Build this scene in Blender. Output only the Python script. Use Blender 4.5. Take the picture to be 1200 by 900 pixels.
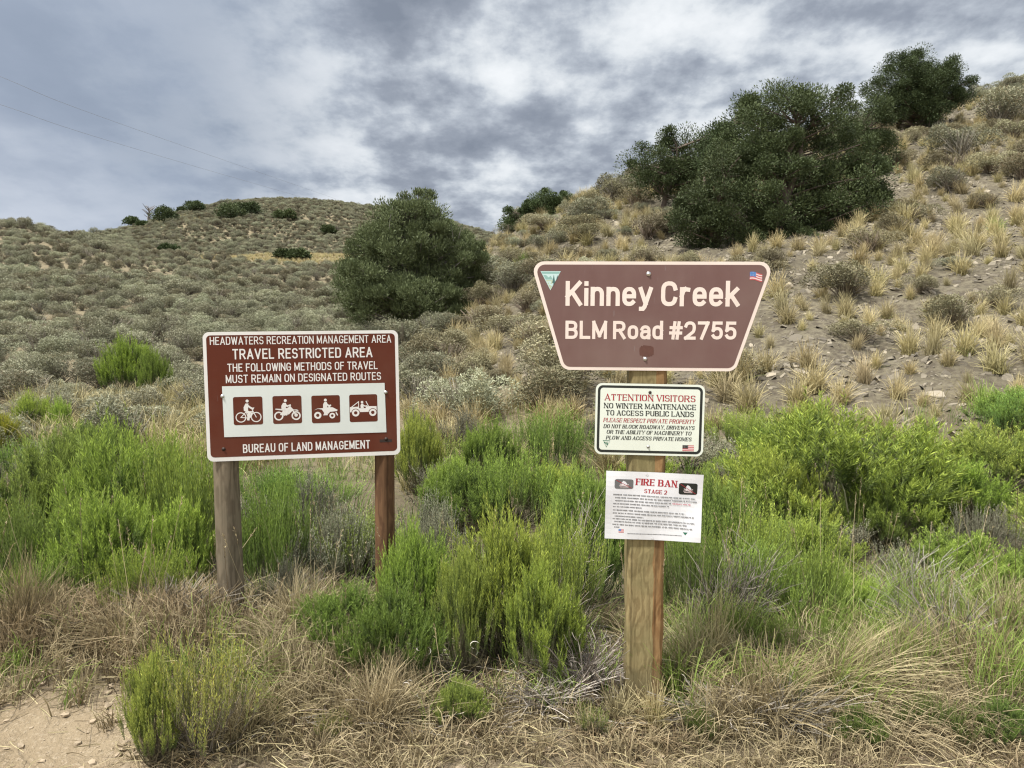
import bpy, math, random
import numpy as np
from mathutils import Vector, Matrix

for o in list(bpy.data.objects):
    bpy.data.objects.remove(o)
SC = bpy.context.scene
COL = SC.collection
rad = math.radians

# ------------------------------------------------------------------ camera
CAM_H, F_PX, PITCH = 1.6, 906.0, math.atan(65.0 / 906.0)
cam_d = bpy.data.cameras.new('camera')
cam_d.sensor_width = 36.0
cam_d.lens = 36.0 * F_PX / 1200.0
cam_d.clip_start = 0.05
cam_d.clip_end = 12000
cam = bpy.data.objects.new('camera', cam_d)
cam.location = (0, 0, CAM_H)
cam.rotation_euler = (math.pi / 2 - PITCH, 0, 0)
COL.objects.link(cam)
SC.camera = cam

# ------------------------------------------------------------------ light
SUN_EL, SUN_AZ = rad(63), rad(-122)          # azimuth from +Y towards +X: the sun stands behind the camera, to its left
EXPOSURE = 0.72
wd = bpy.data.worlds.new('World')
SC.world = wd
wd.use_nodes = True
wt = wd.node_tree
wt.nodes.clear()


def N(t, typ, **kw):
    n = t.nodes.new(typ)
    for k, v in kw.items():
        if k.startswith('i_'):
            n.inputs[k[2:].replace('_', ' ')].default_value = v
        else:
            setattr(n, k, v)
    return n


def math_n(t, op, a, b=None, c=None, clamp=False):
    n = t.nodes.new('ShaderNodeMath')
    n.operation = op
    n.use_clamp = clamp
    for i, x in enumerate((a, b, c)):
        if x is None:
            continue
        if isinstance(x, (int, float)):
            n.inputs[i].default_value = x
        else:
            t.links.new(x, n.inputs[i])
    return n.outputs[0]


def ramp_n(t, fac, stops, interp='LINEAR'):
    n = t.nodes.new('ShaderNodeValToRGB')
    n.color_ramp.interpolation = interp
    cr = n.color_ramp
    while len(cr.elements) < len(stops):
        cr.elements.new(0.5)
    for e, (p, c) in zip(cr.elements, stops):
        e.position = p
        e.color = (c, c, c, 1) if isinstance(c, (int, float)) else (*c[:3], 1)
    if fac is not None:
        t.links.new(fac, n.inputs[0])
    return n.outputs[0]


def mix_n(t, fac, a, b, blend='MIX'):
    n = t.nodes.new('ShaderNodeMix')
    n.data_type = 'RGBA'
    n.blend_type = blend
    for i, x in ((0, fac), (6, a), (7, b)):
        if isinstance(x, (int, float)):
            n.inputs[i].default_value = x if i == 0 else (x, x, x, 1)
        elif isinstance(x, (tuple, list)):
            n.inputs[i].default_value = (*x[:3], 1)
        else:
            t.links.new(x, n.inputs[i])
    return n.outputs[2]


def noise_n(t, vec, scale, detail=4, rough=0.55, dist=0.0, out=0):
    n = t.nodes.new('ShaderNodeTexNoise')
    n.inputs['Scale'].default_value = scale
    n.inputs['Detail'].default_value = detail
    n.inputs['Roughness'].default_value = rough
    n.inputs['Distortion'].default_value = dist
    if vec is not None:
        t.links.new(vec, n.inputs['Vector'])
    return n.outputs[out]


def build_world(t):
    sky = N(t, 'ShaderNodeTexSky', sky_type='NISHITA', sun_disc=False)
    sky.sun_elevation = SUN_EL
    sky.sun_rotation = SUN_AZ
    sky.altitude = 2200
    tc = N(t, 'ShaderNodeTexCoord')
    sep = N(t, 'ShaderNodeSeparateXYZ')
    t.links.new(tc.outputs['Generated'], sep.inputs[0])
    x, y, z = sep.outputs
    zc = math_n(t, 'ADD', math_n(t, 'MAXIMUM', z, 0.0), 0.26)
    cx = math_n(t, 'DIVIDE', x, zc)
    cy = math_n(t, 'DIVIDE', y, zc)
    cmb = N(t, 'ShaderNodeCombineXYZ')
    t.links.new(cx, cmb.inputs[0])
    t.links.new(cy, cmb.inputs[1])
    mpo = N(t, 'ShaderNodeMapping')
    mpo.inputs['Location'].default_value = (11.9, 2.2, 0)
    mpo.inputs['Scale'].default_value = (1.0, .8, 1)
    t.links.new(cmb.outputs[0], mpo.inputs['Vector'])
    P = mpo.outputs[0]
    # cloud layer: big decks, lumps inside them, torn edges
    big = noise_n(t, P, 0.95, 3, 0.5, 0.0)
    lump = noise_n(t, P, 2.6, 9, 0.56, 0.0)
    fine = noise_n(t, P, 7.5, 7, 0.58, 0.0)
    d = math_n(t, 'ADD', math_n(t, 'MULTIPLY', lump, 0.72), math_n(t, 'MULTIPLY', fine, 0.28))
    d = math_n(t, 'ADD', d, math_n(t, 'MULTIPLY', math_n(t, 'SUBTRACT', big, 0.5), 0.35))
    # the deck is thick and even over the left, broken in the middle, thin and bright over the right
    az = math_n(t, 'ARCTAN2', x, y)
    left = N(t, 'ShaderNodeMapRange', interpolation_type='SMOOTHSTEP', i_From_Min=-0.12, i_From_Max=-0.42, i_To_Min=0.0, i_To_Max=1.0)
    t.links.new(az, left.inputs['Value'])
    right = N(t, 'ShaderNodeMapRange', interpolation_type='SMOOTHSTEP', i_From_Min=0.02, i_From_Max=0.42, i_To_Min=0.0, i_To_Max=1.0)
    t.links.new(az, right.inputs['Value'])
    d = math_n(t, 'ADD', d, math_n(t, 'MULTIPLY', right.outputs[0], -0.05))
    # even, blurred veil on the left
    veil = ramp_n(t, noise_n(t, P, 1.1, 5, 0.48, 0.1), [(0.28, (1.6, 1.98, 2.6)), (0.5, (2.1, 2.5, 3.2)), (0.72, (3.5, 3.85, 4.5))])
    low = ramp_n(t, z, [(0.0, 1.0), (0.07, 0.75), (0.17, 0.0)])
    veil = mix_n(t, math_n(t, 'MULTIPLY', low, 0.45), veil, (2.7, 3.1, 3.8))
    lumps = ramp_n(t, d, [(0.40, (5.5, 5.7, 5.9)), (0.455, (4.9, 5.15, 5.4)), (0.495, (4.0, 4.3, 4.65)), (0.53, (2.95, 3.25, 3.7)), (0.58, (2.0, 2.25, 2.7)), (0.655, (1.45, 1.68, 2.1))])
    c = mix_n(t, math_n(t, 'MULTIPLY', left.outputs[0], 0.84), lumps, veil)
    # unseen cloud overhead and behind, brightened to light the sign faces
    up = N(t, 'ShaderNodeMapRange', interpolation_type='SMOOTHSTEP', i_From_Min=0.42, i_From_Max=0.8, i_To_Min=0.0, i_To_Max=1.0)
    t.links.new(z, up.inputs['Value'])
    back = N(t, 'ShaderNodeMapRange', interpolation_type='SMOOTHSTEP', i_From_Min=0.25, i_From_Max=-0.35, i_To_Min=0.0, i_To_Max=1.0)
    t.links.new(y, back.inputs['Value'])
    ub = math_n(t, 'MAXIMUM', up.outputs[0], back.outputs[0])
    c = mix_n(t, ub, c, mix_n(t, lump, (7.4, 7.5, 7.8), (3.9, 4.2, 4.8)))
    # small tears of blue where the cloud is thinnest
    tear = ramp_n(t, d, [(0.235, 1.0), (0.28, 0.0)])
    c = mix_n(t, math_n(t, 'MULTIPLY', math_n(t, 'MULTIPLY', tear, 0.7), math_n(t, 'SUBTRACT', 1.0, right.outputs[0])), c, sky.outputs[0])
    bg = N(t, 'ShaderNodeBackground', i_Strength=0.1)
    t.links.new(c, bg.inputs['Color'])
    out = N(t, 'ShaderNodeOutputWorld')
    t.links.new(bg.outputs[0], out.inputs[0])


build_world(wt)
wd.cycles.sampling_method = 'MANUAL'
wd.cycles.sample_map_resolution = 512

sun_d = bpy.data.lights.new('sun', 'SUN')
sun_d.energy = 4.0
sun_d.angle = rad(7)
sun_d.color = (1.0, 0.95, 0.87)
sun = bpy.data.objects.new('sun', sun_d)
sd = Vector((math.sin(SUN_AZ) * math.cos(SUN_EL), math.cos(SUN_AZ) * math.cos(SUN_EL), math.sin(SUN_EL)))
sun.rotation_euler = sd.to_track_quat('Z', 'Y').to_euler()
sun.location = sd * 50
COL.objects.link(sun)

SC.view_settings.view_transform = 'Standard'
SC.view_settings.look = 'None'
SC.view_settings.gamma = 1
SC.view_settings.exposure = EXPOSURE
SC.view_settings.use_curve_mapping = False
SC.cycles.max_bounces = 5
SC.cycles.diffuse_bounces = 3
SC.cycles.glossy_bounces = 2
SC.cycles.transmission_bounces = 2
SC.cycles.transparent_max_bounces = 4
SC.cycles.caustics_reflective = False
SC.cycles.caustics_refractive = False
SC.cycles.use_denoising = True
SC.cycles.denoiser = 'OPENIMAGEDENOISE'
SC.cycles.denoising_input_passes = 'RGB_ALBEDO_NORMAL'
SC.cycles.denoising_prefilter = 'ACCURATE'
SC.cycles.pixel_filter_type = 'BLACKMAN_HARRIS'
SC.cycles.filter_width = 1.2

CP, SP = math.cos(PITCH), math.sin(PITCH)


def pix(u, v, D):
    """world point at depth D (along +Y) that the photograph shows at (u, v)"""
    a, b = (u - 600.0) / F_PX, (450.0 - v) / F_PX
    s = D / (CP + b * SP)
    return np.array((a * s, D, CAM_H + (-SP + b * CP) * s))


# ------------------------------------------------------------------ noise and terrain
def hash2(ix, iy, seed):
    n = (ix * 374761393 + iy * 668265263 + seed * 974634371) & 0x7fffffff
    n = ((n ^ (n >> 13)) * 1274126177) & 0x7fffffff
    return ((n ^ (n >> 16)) & 0xffff) / 65535.0


def vnoise(x, y, seed=0):
    x = np.asarray(x, float); y = np.asarray(y, float)
    ix, iy = np.floor(x).astype(np.int64), np.floor(y).astype(np.int64)
    fx, fy = x - ix, y - iy
    fx, fy = fx * fx * (3 - 2 * fx), fy * fy * (3 - 2 * fy)
    a, b = hash2(ix, iy, seed), hash2(ix + 1, iy, seed)
    c, d = hash2(ix, iy + 1, seed), hash2(ix + 1, iy + 1, seed)
    return (a * (1 - fx) + b * fx) * (1 - fy) + (c * (1 - fx) + d * fx) * fy - 0.5


def fbm(x, y, seed=0, octv=4):
    s, a = 0, 1.0
    for i in range(octv):
        s = s + a * vnoise(x * 2 ** i, y * 2 ** i, seed + i)
        a *= 0.5
    return s


CTRL = {
    -600: [(5, 665), (8, 550), (12, 480), (20, 405), (35, 335), (60, 285), (85, 245), (120, 265)],
    -250: [(5, 670), (8, 552), (12, 482), (20, 410), (35, 340), (60, 288), (85, 248), (120, 262)],
    0: [(4.2, 715), (5, 672), (8, 552), (12, 483), (20, 412), (35, 343), (60, 290), (85, 257), (120, 266)],
    100: [(5, 672), (8, 552), (12, 485), (20, 414), (35, 350), (60, 300), (90, 274), (120, 280), (165, 288)],
    200: [(4.2, 718), (5, 673), (8, 555), (12, 487), (20, 418), (35, 360), (60, 318), (85, 297), (110, 284), (160, 252), (200, 258)],
    300: [(4.2, 719), (5, 676), (8, 558), (12, 488), (20, 421), (35, 372), (60, 330), (85, 303), (110, 288), (165, 236), (210, 245)],
    430: [(4.2, 720), (5, 678), (8, 562), (12, 487), (20, 408), (35, 368), (60, 331), (85, 308), (110, 292), (170, 245), (220, 254)],
    500: [(4.2, 722), (5, 680), (8, 560), (12, 470), (20, 395), (28, 372), (60, 335), (110, 297), (180, 258), (230, 266)],
    570: [(4.2, 722), (5, 680), (8, 548), (12, 458), (16, 405), (22, 345), (28, 292), (36, 296), (70, 325), (180, 280)],
    650: [(4.2, 722), (5, 680), (8, 540), (11, 458), (15, 385), (21, 302), (28, 248), (36, 254), (80, 325)],
    720: [(4.2, 722), (5, 680), (8, 535), (11, 445), (15, 368), (20, 293), (28, 226), (37, 232)],
    800: [(4.2, 722), (5, 680), (8, 530), (11, 432), (15, 347), (19, 288), (24, 238), (31, 200), (40, 206)],
    900: [(4.2, 722), (5, 678), (8, 525), (11, 420), (15, 331), (20, 264), (28, 200), (35, 174), (45, 182)],
    1050: [(4.2, 720), (5, 674), (8, 520), (11, 406), (15, 315), (20, 240), (27, 165), (34, 143), (45, 152)],
    1200: [(4.2, 718), (5, 670), (7.5, 525), (10, 414), (14, 310), (20, 220), (28, 141), (38, 100), (50, 110)],
    1500: [(5, 660), (7.5, 515), (10, 400), (14, 290), (20, 190), (28, 105), (38, 60), (50, 70)],
    1900: [(5, 655), (7.5, 505), (10, 390), (14, 270), (20, 165), (28, 75), (38, 30), (50, 50)],
}
FRONT = {0: .12, 200: .15, 400: .13, 600: .06, 760: .03, 900: .06, 1200: .12}      # the verge bank at 3.5 m


def tps_coords(p):
    r = np.maximum(np.hypot(p[:, 0], p[:, 1]), 0.4)
    return np.stack([6 * p[:, 0] / r, 6 * p[:, 1] / r, 3 * np.log(r)], 1)


def make_terrain():
    pts = []
    for u, lst in CTRL.items():
        for D, v in lst:
            pts.append(pix(u, v, D))
    for u in (-600, -250, 0, 200, 400, 600, 800, 1000, 1200, 1500, 1900):
        for D in (1.2, 2.2, 2.9):
            a = (u - 600) / F_PX
            pts.append((a * D, D, 0.0))
    for u, z in FRONT.items():
        a = (u - 600) / F_PX
        pts.append((a * 3.6, 3.6, z))
    for a in (-75, -100, -130, -160, 180, 160, 130, 100, 80):
        for r in (0.6, 2, 5, 12):
            pts.append((r * math.sin(rad(a)), r * math.cos(rad(a)), 0.0 if r < 8 or abs(a) > 110 else .8))
        for r in (35, 90):
            z = {True: 6.0, False: 1.0}[abs(a) <= 110] * (r / 35) ** .6
            if 70 < a < 110:
                z *= 1.6
            pts.append((r * math.sin(rad(a)), r * math.cos(rad(a)), z))
    for a in range(-180, 180, 24):
        for r, z in ((420, 10.0), (1200, 2.0), (4500, 0.0)):
            pts.append((r * math.sin(rad(a)), r * math.cos(rad(a)), z))
    P = np.array(pts, float)
    X = tps_coords(P)
    d = np.linalg.norm(X[:, None] - X[None], axis=2)
    K = np.where(d > 1e-9, d ** 2 * np.log(np.maximum(d, 1e-9)), 0)
    n = len(P)
    A = np.zeros((n + 4, n + 4))
    A[:n, :n] = K + np.eye(n) * 0.02
    A[:n, n] = 1
    A[:n, n + 1:] = X
    A[n:, :n] = A[:n, n:].T
    b = np.zeros(n + 4)
    b[:n] = P[:, 2]
    return X, np.linalg.solve(A, b)


TX, TW = make_terrain()


def base_height(x, y):
    x = np.atleast_1d(np.asarray(x, float)); y = np.atleast_1d(np.asarray(y, float))
    out = np.empty(len(x))
    for i in range(0, len(x), 20000):
        p = np.stack([x[i:i + 20000], y[i:i + 20000]], 1)
        Q = tps_coords(p)
        d2 = ((Q[:, None] - TX[None]) ** 2).sum(2)
        K = 0.5 * d2 * np.log(np.maximum(d2, 1e-18))
        out[i:i + 20000] = K @ TW[:-4] + TW[-4] + Q @ TW[-3:]
    return out


def hill_mask(x, y):
    """1 on the stony hillside to the right, 0 on the flat and on the sagebrush slopes"""
    x = np.asarray(x, float); y = np.asarray(y, float)
    u = 600 + F_PX * x / np.maximum(y, .3)
    foot = np.interp(u, [300, 480, 570, 700, 850, 1200, 1600], [40, 13.5, 11.2, 9.3, 8.0, 7.4, 7])
    foot = foot + 0.8 * fbm(x * .5, y * .5, 7, 2)
    m = np.clip((y - foot) / 1.5, 0, 1)
    side = np.clip((u - 520) / 70, 0, 1)
    return m * side * (y < 70)


def height(x, y):
    x = np.atleast_1d(np.asarray(x, float)); y = np.atleast_1d(np.asarray(y, float))
    z = base_height(x, y)
    r = np.hypot(x, y)
    z = z + 0.03 * fbm(x * 1.3, y * 1.3, 1, 3) * np.clip(r / 3, .4, 1)
    z = z + np.clip((r - 6) / 12, 0, 1) * np.clip(300 / np.maximum(r, 1), 0, 1) * (0.28 * fbm(x * .25, y * .25, 3, 4))
    z = z + np.clip((r - 50) / 60, 0, 1) * np.clip(300 / np.maximum(r, 1), 0, 1) * 1.5 * fbm(x * .045, y * .045, 5, 3)
    hm = hill_mask(x, y)
    z = z + hm * 0.16 * fbm(x * 1.1, y * 1.1, 9, 4)
    return z


def gz(x, y):
    return float(height([x], [y])[0])


# ------------------------------------------------------------------ mesh builder
class MB:
    def __init__(self):
        self.v, self.q, self.t3, self.tip, self.rnd, self.qm, self.tm = [], [], [], [], [], [], []
        self.n = 0

    def add(self, v, quads=None, tris=None, tip=None, rnd=None, mat=0):
        v = np.asarray(v, float).reshape(-1, 3)
        n = len(v)
        self.v.append(v)
        self.tip.append(np.zeros(n) if tip is None else np.broadcast_to(np.asarray(tip, float), (n,)))
        self.rnd.append(np.full(n, .5) if rnd is None else np.broadcast_to(np.asarray(rnd, float), (n,)))
        if quads is not None and len(quads):
            q = np.asarray(quads, np.int64).reshape(-1, 4) + self.n
            self.q.append(q)
            self.qm.append(np.full(len(q), mat, np.int32))
        if tris is not None and len(tris):
            q = np.asarray(tris, np.int64).reshape(-1, 3) + self.n
            self.t3.append(q)
            self.tm.append(np.full(len(q), mat, np.int32))
        self.n += n

    def mesh(self, name, mats, smooth=False):
        me = bpy.data.meshes.new(name)
        v = np.concatenate(self.v)
        q = np.concatenate(self.q) if self.q else np.zeros((0, 4), np.int64)
        t = np.concatenate(self.t3) if self.t3 else np.zeros((0, 3), np.int64)
        mi = np.concatenate(self.qm + self.tm) if (self.qm or self.tm) else np.zeros(0, np.int32)
        me.vertices.add(len(v))
        me.vertices.foreach_set('co', v.astype(np.float32).ravel())
        nl = q.size + t.size
        me.loops.add(nl)
        me.loops.foreach_set('vertex_index', np.concatenate([q.ravel(), t.ravel()]).astype(np.int32))
        npoly = len(q) + len(t)
        me.polygons.add(npoly)
        st = np.concatenate([np.arange(len(q)) * 4, q.size + np.arange(len(t)) * 3]).astype(np.int32)
        me.polygons.foreach_set('loop_start', st)
        me.polygons.foreach_set('material_index', mi)
        me.polygons.foreach_set('use_smooth', np.full(npoly, bool(smooth)))
        for nm, arr in (('tip', self.tip), ('rnd', self.rnd)):
            a = me.attributes.new(nm, 'FLOAT', 'POINT')
            a.data.foreach_set('value', np.concatenate(arr).astype(np.float32))
        for m in (mats if isinstance(mats, (list, tuple)) else [mats]):
            me.materials.append(m)
        me.update(calc_edges=True)
        return me

    def build(self, name, mats, parent=None, smooth=False):
        return link(name, self.mesh(name, mats, smooth), parent)


def link(name, data, parent=None):
    o = bpy.data.objects.new(name, data)
    COL.objects.link(o)
    if parent is not None:
        o.parent = parent
    return o


def tag(o, label=None, cat=None, group=None, kind=None):
    for k, v in (('label', label), ('category', cat), ('group', group), ('kind', kind)):
        if v:
            o[k] = v
    return o


def empty(name, loc, rz=0, scale=None):
    o = bpy.data.objects.new(name, None)
    o.empty_display_size = .1
    COL.objects.link(o)
    o.location = loc
    o.rotation_euler = (0, 0, rz)
    if scale:
        o.scale = scale
    return o


def dup(o, parent=None):
    c = o.copy()
    COL.objects.link(c)
    if parent is not None:
        c.parent = parent
    for ch in list(o.children):
        dup(ch, c)
    return c


def unit(a):
    return a / np.maximum(np.linalg.norm(a, axis=-1, keepdims=True), 1e-9)


def perp(d, rng):
    r = rng.normal(size=d.shape)
    r = r - (r * d).sum(-1, keepdims=True) * d
    return unit(r)


def bez(p0, p1, p2, k):
    t = np.linspace(0, 1, k)[None, :, None]
    return (1 - t) ** 2 * p0[:, None] + 2 * t * (1 - t) * p1[:, None] + t ** 2 * p2[:, None]


def ribbons(mb, P, w0, w1, rng, tip=(0, 1), rnd=None, mat=0, side=None):
    """flat tapered strips along the paths P (n,k,3)"""
    n, k = P.shape[:2]
    if n == 0:
        return
    d = unit(P[:, -1] - P[:, 0])
    s = perp(d, rng) if side is None else side
    w = (np.asarray(w0).reshape(-1, 1) + (np.asarray(w1).reshape(-1, 1) - np.asarray(w0).reshape(-1, 1)) * np.linspace(0, 1, k)[None])
    w = np.broadcast_to(w, (n, k))[..., None]
    V = np.stack([P - s[:, None] * w / 2, P + s[:, None] * w / 2], 2)        # n,k,2,3
    idx = np.arange(n * k * 2).reshape(n, k, 2)
    q = np.stack([idx[:, :-1, 0], idx[:, :-1, 1], idx[:, 1:, 1], idx[:, 1:, 0]], -1).reshape(-1, 4)
    tp = np.broadcast_to(np.linspace(tip[0], tip[1], k)[None, :, None], (n, k, 2)).ravel()
    r = rng.random(n) if rnd is None else np.asarray(rnd)
    mb.add(V.reshape(-1, 3), q, tip=tp, rnd=np.repeat(r, k * 2), mat=mat)


def tubes(mb, P, R0, R1, m=3, tip=(0, 1), rnd=None, mat=0, rng=None):
    """tapered tubes along the paths P (n,k,3)"""
    n, k = P.shape[:2]
    if n == 0:
        return
    T = np.gradient(P, axis=1)
    T = unit(T)
    ref = np.where(np.abs(T[..., 2:3]) > .9, np.array([1., 0, 0]), np.array([0, 0, 1.]))
    A = unit(np.cross(T, ref)); B = np.cross(T, A)
    R0 = np.broadcast_to(np.asarray(R0, float), (n,)); R1 = np.broadcast_to(np.asarray(R1, float), (n,))
    R = R0[:, None] + (R1 - R0)[:, None] * np.linspace(0, 1, k)[None]
    ang = np.arange(m) * 2 * np.pi / m
    V = P[:, :, None] + R[:, :, None, None] * (np.cos(ang)[None, None, :, None] * A[:, :, None] + np.sin(ang)[None, None, :, None] * B[:, :, None])
    idx = np.arange(n * k * m).reshape(n, k, m)
    i2 = np.roll(idx, -1, axis=2)
    q = np.stack([idx[:, :-1], i2[:, :-1], i2[:, 1:], idx[:, 1:]], -1).reshape(-1, 4)
    tp = np.broadcast_to(np.linspace(tip[0], tip[1], k)[None, :, None], (n, k, m)).ravel()
    r = np.full(n, .5) if rnd is None else np.asarray(rnd)
    mb.add(V.reshape(-1, 3), q, tip=tp, rnd=np.repeat(r, k * m), mat=mat)


def leaves(mb, p, d, l, w, rng, tip=None, rnd=None, mat=0):
    """narrow kite-shaped leaves: base p, direction d"""
    n = len(p)
    if n == 0:
        return
    d = unit(d)
    s = perp(d, rng)
    l = np.broadcast_to(np.asarray(l, float), (n,))[:, None]
    w = np.broadcast_to(np.asarray(w, float), (n,))[:, None]
    V = np.stack([p, p + d * l * .5 + s * w / 2, p + d * l, p + d * l * .5 - s * w / 2], 1)
    q = np.arange(n * 4).reshape(n, 4)
    r = rng.random(n) if rnd is None else np.asarray(rnd)
    t = np.full(n, .5) if tip is None else np.asarray(tip)
    mb.add(V.reshape(-1, 3), q, tip=np.repeat(t, 4), rnd=np.repeat(r, 4), mat=mat)


# ------------------------------------------------------------------ materials
def new_mat(name):
    m = bpy.data.materials.new(name)
    m.use_nodes = True
    t = m.node_tree
    b = t.nodes['Principled BSDF']
    return m, t, b


def plain(name, col, rough=.6, metal=0.0, spec=.5, noise=0.0, nscale=20, bump=0.0):
    m, t, b = new_mat(name)
    b.inputs['Base Color'].default_value = (*col, 1)
    b.inputs['Roughness'].default_value = rough
    b.inputs['Metallic'].default_value = metal
    b.inputs['Specular IOR Level'].default_value = spec
    if noise:
        tc = N(t, 'ShaderNodeTexCoord')
        f = noise_n(t, tc.outputs['Object'], nscale, 5, .6)
        c = mix_n(t, f, tuple(x * (1 - noise) for x in col), tuple(min(1, x * (1 + noise)) for x in col))
        t.links.new(c, b.inputs['Base Color'])
        if bump:
            bp = N(t, 'ShaderNodeBump', i_Strength=bump, i_Distance=.01)
            t.links.new(f, bp.inputs['Height'])
            t.links.new(bp.outputs[0], b.inputs['Normal'])
    return m


def foliage_mat(name, base, tipc, dry=None, dry_amt=0.0, trans=.25, var=.35, rough=.62):
    """base -> tip colour along a shoot, up a dome bush or out from a clump (attribute tip), leaf-to-leaf variation (attribute rnd), plant-to-plant variation (object random)"""
    m, t, b = new_mat(name)
    at = N(t, 'ShaderNodeAttribute', attribute_name='tip')
    ar = N(t, 'ShaderNodeAttribute', attribute_name='rnd')
    oi = N(t, 'ShaderNodeObjectInfo')
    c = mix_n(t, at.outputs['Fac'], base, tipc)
    if dry:
        c = mix_n(t, math_n(t, 'GREATER_THAN', ar.outputs['Fac'], 1 - dry_amt), c, dry)
    hv = N(t, 'ShaderNodeHueSaturation')
    val = math_n(t, 'ADD', 1 - var, math_n(t, 'MULTIPLY', math_n(t, 'FRACT', math_n(t, 'MULTIPLY', ar.outputs['Fac'], 7.31)), 2 * var))
    val = math_n(t, 'MULTIPLY', val, math_n(t, 'ADD', .82, math_n(t, 'MULTIPLY', oi.outputs['Random'], .36)))
    hue = math_n(t, 'ADD', .488, math_n(t, 'MULTIPLY', math_n(t, 'FRACT', math_n(t, 'MULTIPLY', oi.outputs['Random'], 13.7)), .024))
    t.links.new(val, hv.inputs['Value'])
    t.links.new(hue, hv.inputs['Hue'])
    t.links.new(mix_n(t, 1.0, c, oi.outputs['Color'], 'MULTIPLY'), hv.inputs['Color'])
    t.links.new(hv.outputs[0], b.inputs['Base Color'])
    b.inputs['Roughness'].default_value = rough
    b.inputs['Specular IOR Level'].default_value = .25
    tr = N(t, 'ShaderNodeBsdfTranslucent')
    t.links.new(hv.outputs[0], tr.inputs['Color'])
    mx = N(t, 'ShaderNodeMixShader')
    mx.inputs[0].default_value = trans
    t.links.new(b.outputs[0], mx.inputs[1])
    t.links.new(tr.outputs[0], mx.inputs[2])
    t.links.new(mx.outputs[0], t.nodes['Material Output'].inputs['Surface'])
    return m


M = {}
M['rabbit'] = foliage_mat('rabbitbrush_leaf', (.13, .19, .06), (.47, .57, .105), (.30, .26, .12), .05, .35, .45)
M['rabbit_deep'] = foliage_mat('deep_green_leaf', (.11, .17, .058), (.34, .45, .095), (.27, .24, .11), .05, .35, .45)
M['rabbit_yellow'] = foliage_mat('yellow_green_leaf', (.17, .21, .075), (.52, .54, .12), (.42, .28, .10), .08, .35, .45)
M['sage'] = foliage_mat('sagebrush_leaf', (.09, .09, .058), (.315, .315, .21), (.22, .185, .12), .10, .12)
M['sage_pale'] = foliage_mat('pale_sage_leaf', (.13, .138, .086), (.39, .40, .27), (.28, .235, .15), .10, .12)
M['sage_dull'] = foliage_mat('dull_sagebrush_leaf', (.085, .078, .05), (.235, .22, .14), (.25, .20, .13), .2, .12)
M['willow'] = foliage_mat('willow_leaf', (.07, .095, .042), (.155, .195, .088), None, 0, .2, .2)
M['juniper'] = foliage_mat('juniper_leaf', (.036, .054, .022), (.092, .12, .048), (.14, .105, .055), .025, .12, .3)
M['straw'] = foliage_mat('straw_grass', (.23, .195, .11), (.50, .435, .255), (.15, .115, .07), .2, .2)
M['straw_pale'] = foliage_mat('pale_straw_grass', (.30, .26, .12), (.60, .52, .29), (.23, .26, .09), .16, .2)
M['straw_brown'] = foliage_mat('brown_grass', (.19, .155, .088), (.43, .35, .20), (.11, .09, .055), .25, .2)
M['green_grass'] = foliage_mat('green_grass', (.15, .24, .055), (.33, .46, .11), (.42, .38, .2), .14, .3)
M['green_stem'] = foliage_mat('green_stem', (.16, .135, .10), (.20, .28, .075), None, 0, 0.0, .25, .7)
M['twig'] = foliage_mat('grey_twig', (.14, .125, .10), (.27, .245, .20), (.10, .085, .065), .3, 0.0, .3, .8)
M['dead'] = foliage_mat('bleached_twig', (.22, .195, .165), (.40, .365, .315), (.15, .12, .10), .25, 0.0, .3, .8)
M['bark'] = plain('bark', (.13, .10, .08), .9, noise=.5, nscale=12, bump=.6)
M['bark_grey'] = plain('grey_bark', (.2, .18, .165), .9, noise=.4, nscale=12, bump=.6)

# ------------------------------------------------------------------ ground sheet
def ground_mat():
    m, t, b = new_mat('ground')
    tc = N(t, 'ShaderNodeTexCoord')
    P = tc.outputs['Object']
    at = N(t, 'ShaderNodeAttribute', attribute_name='tip')       # hillside mask
    n1 = noise_n(t, P, 1.1, 6, .6)
    n2 = noise_n(t, P, 9, 6, .65)
    n3 = noise_n(t, P, 60, 4, .7)
    soil = ramp_n(t, n1, [(.3, (.225, .175, .11)), (.5, (.32, .255, .165)), (.7, (.41, .335, .225))])
    soil = mix_n(t, math_n(t, 'MULTIPLY', n2, .55), soil, (.20, .15, .10))
    soil = mix_n(t, ramp_n(t, n3, [(.52, 0), (.66, .5)]), soil, (.50, .42, .31))
    hill = ramp_n(t, n1, [(.3, (.12, .107, .075)), (.5, (.18, .16, .112)), (.7, (.24, .214, .152))])
    hill = mix_n(t, ramp_n(t, n2, [(.40, .8), (.58, 0)]), hill, (.09, .075, .058))
    sl = N(t, 'ShaderNodeAttribute', attribute_name='rnd')       # sagebrush slopes: leaf litter over the soil; nearer, darkened litter paints in the shrubs' shade
    soil = mix_n(t, ramp_n(t, sl.outputs['Fac'], [(0, 0), (.5, 1)]), soil, mix_n(t, n2, (.085, .07, .046), (.20, .168, .11)))  # near the camera: litter with the shade between shrubs painted in
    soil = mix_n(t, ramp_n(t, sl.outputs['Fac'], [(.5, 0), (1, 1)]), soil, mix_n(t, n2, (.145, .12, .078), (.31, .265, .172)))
    c = mix_n(t, at.outputs['Fac'], soil, hill)
    t.links.new(c, b.inputs['Base Color'])
    b.inputs['Roughness'].default_value = .95
    b.inputs['Specular IOR Level'].default_value = .15
    bp = N(t, 'ShaderNodeBump', i_Strength=.9, i_Distance=.05)
    hsum = math_n(t, 'ADD', n2, math_n(t, 'MULTIPLY', n3, .4))
    t.links.new(hsum, bp.inputs['Height'])
    t.links.new(bp.outputs[0], b.inputs['Normal'])
    return m


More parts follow.
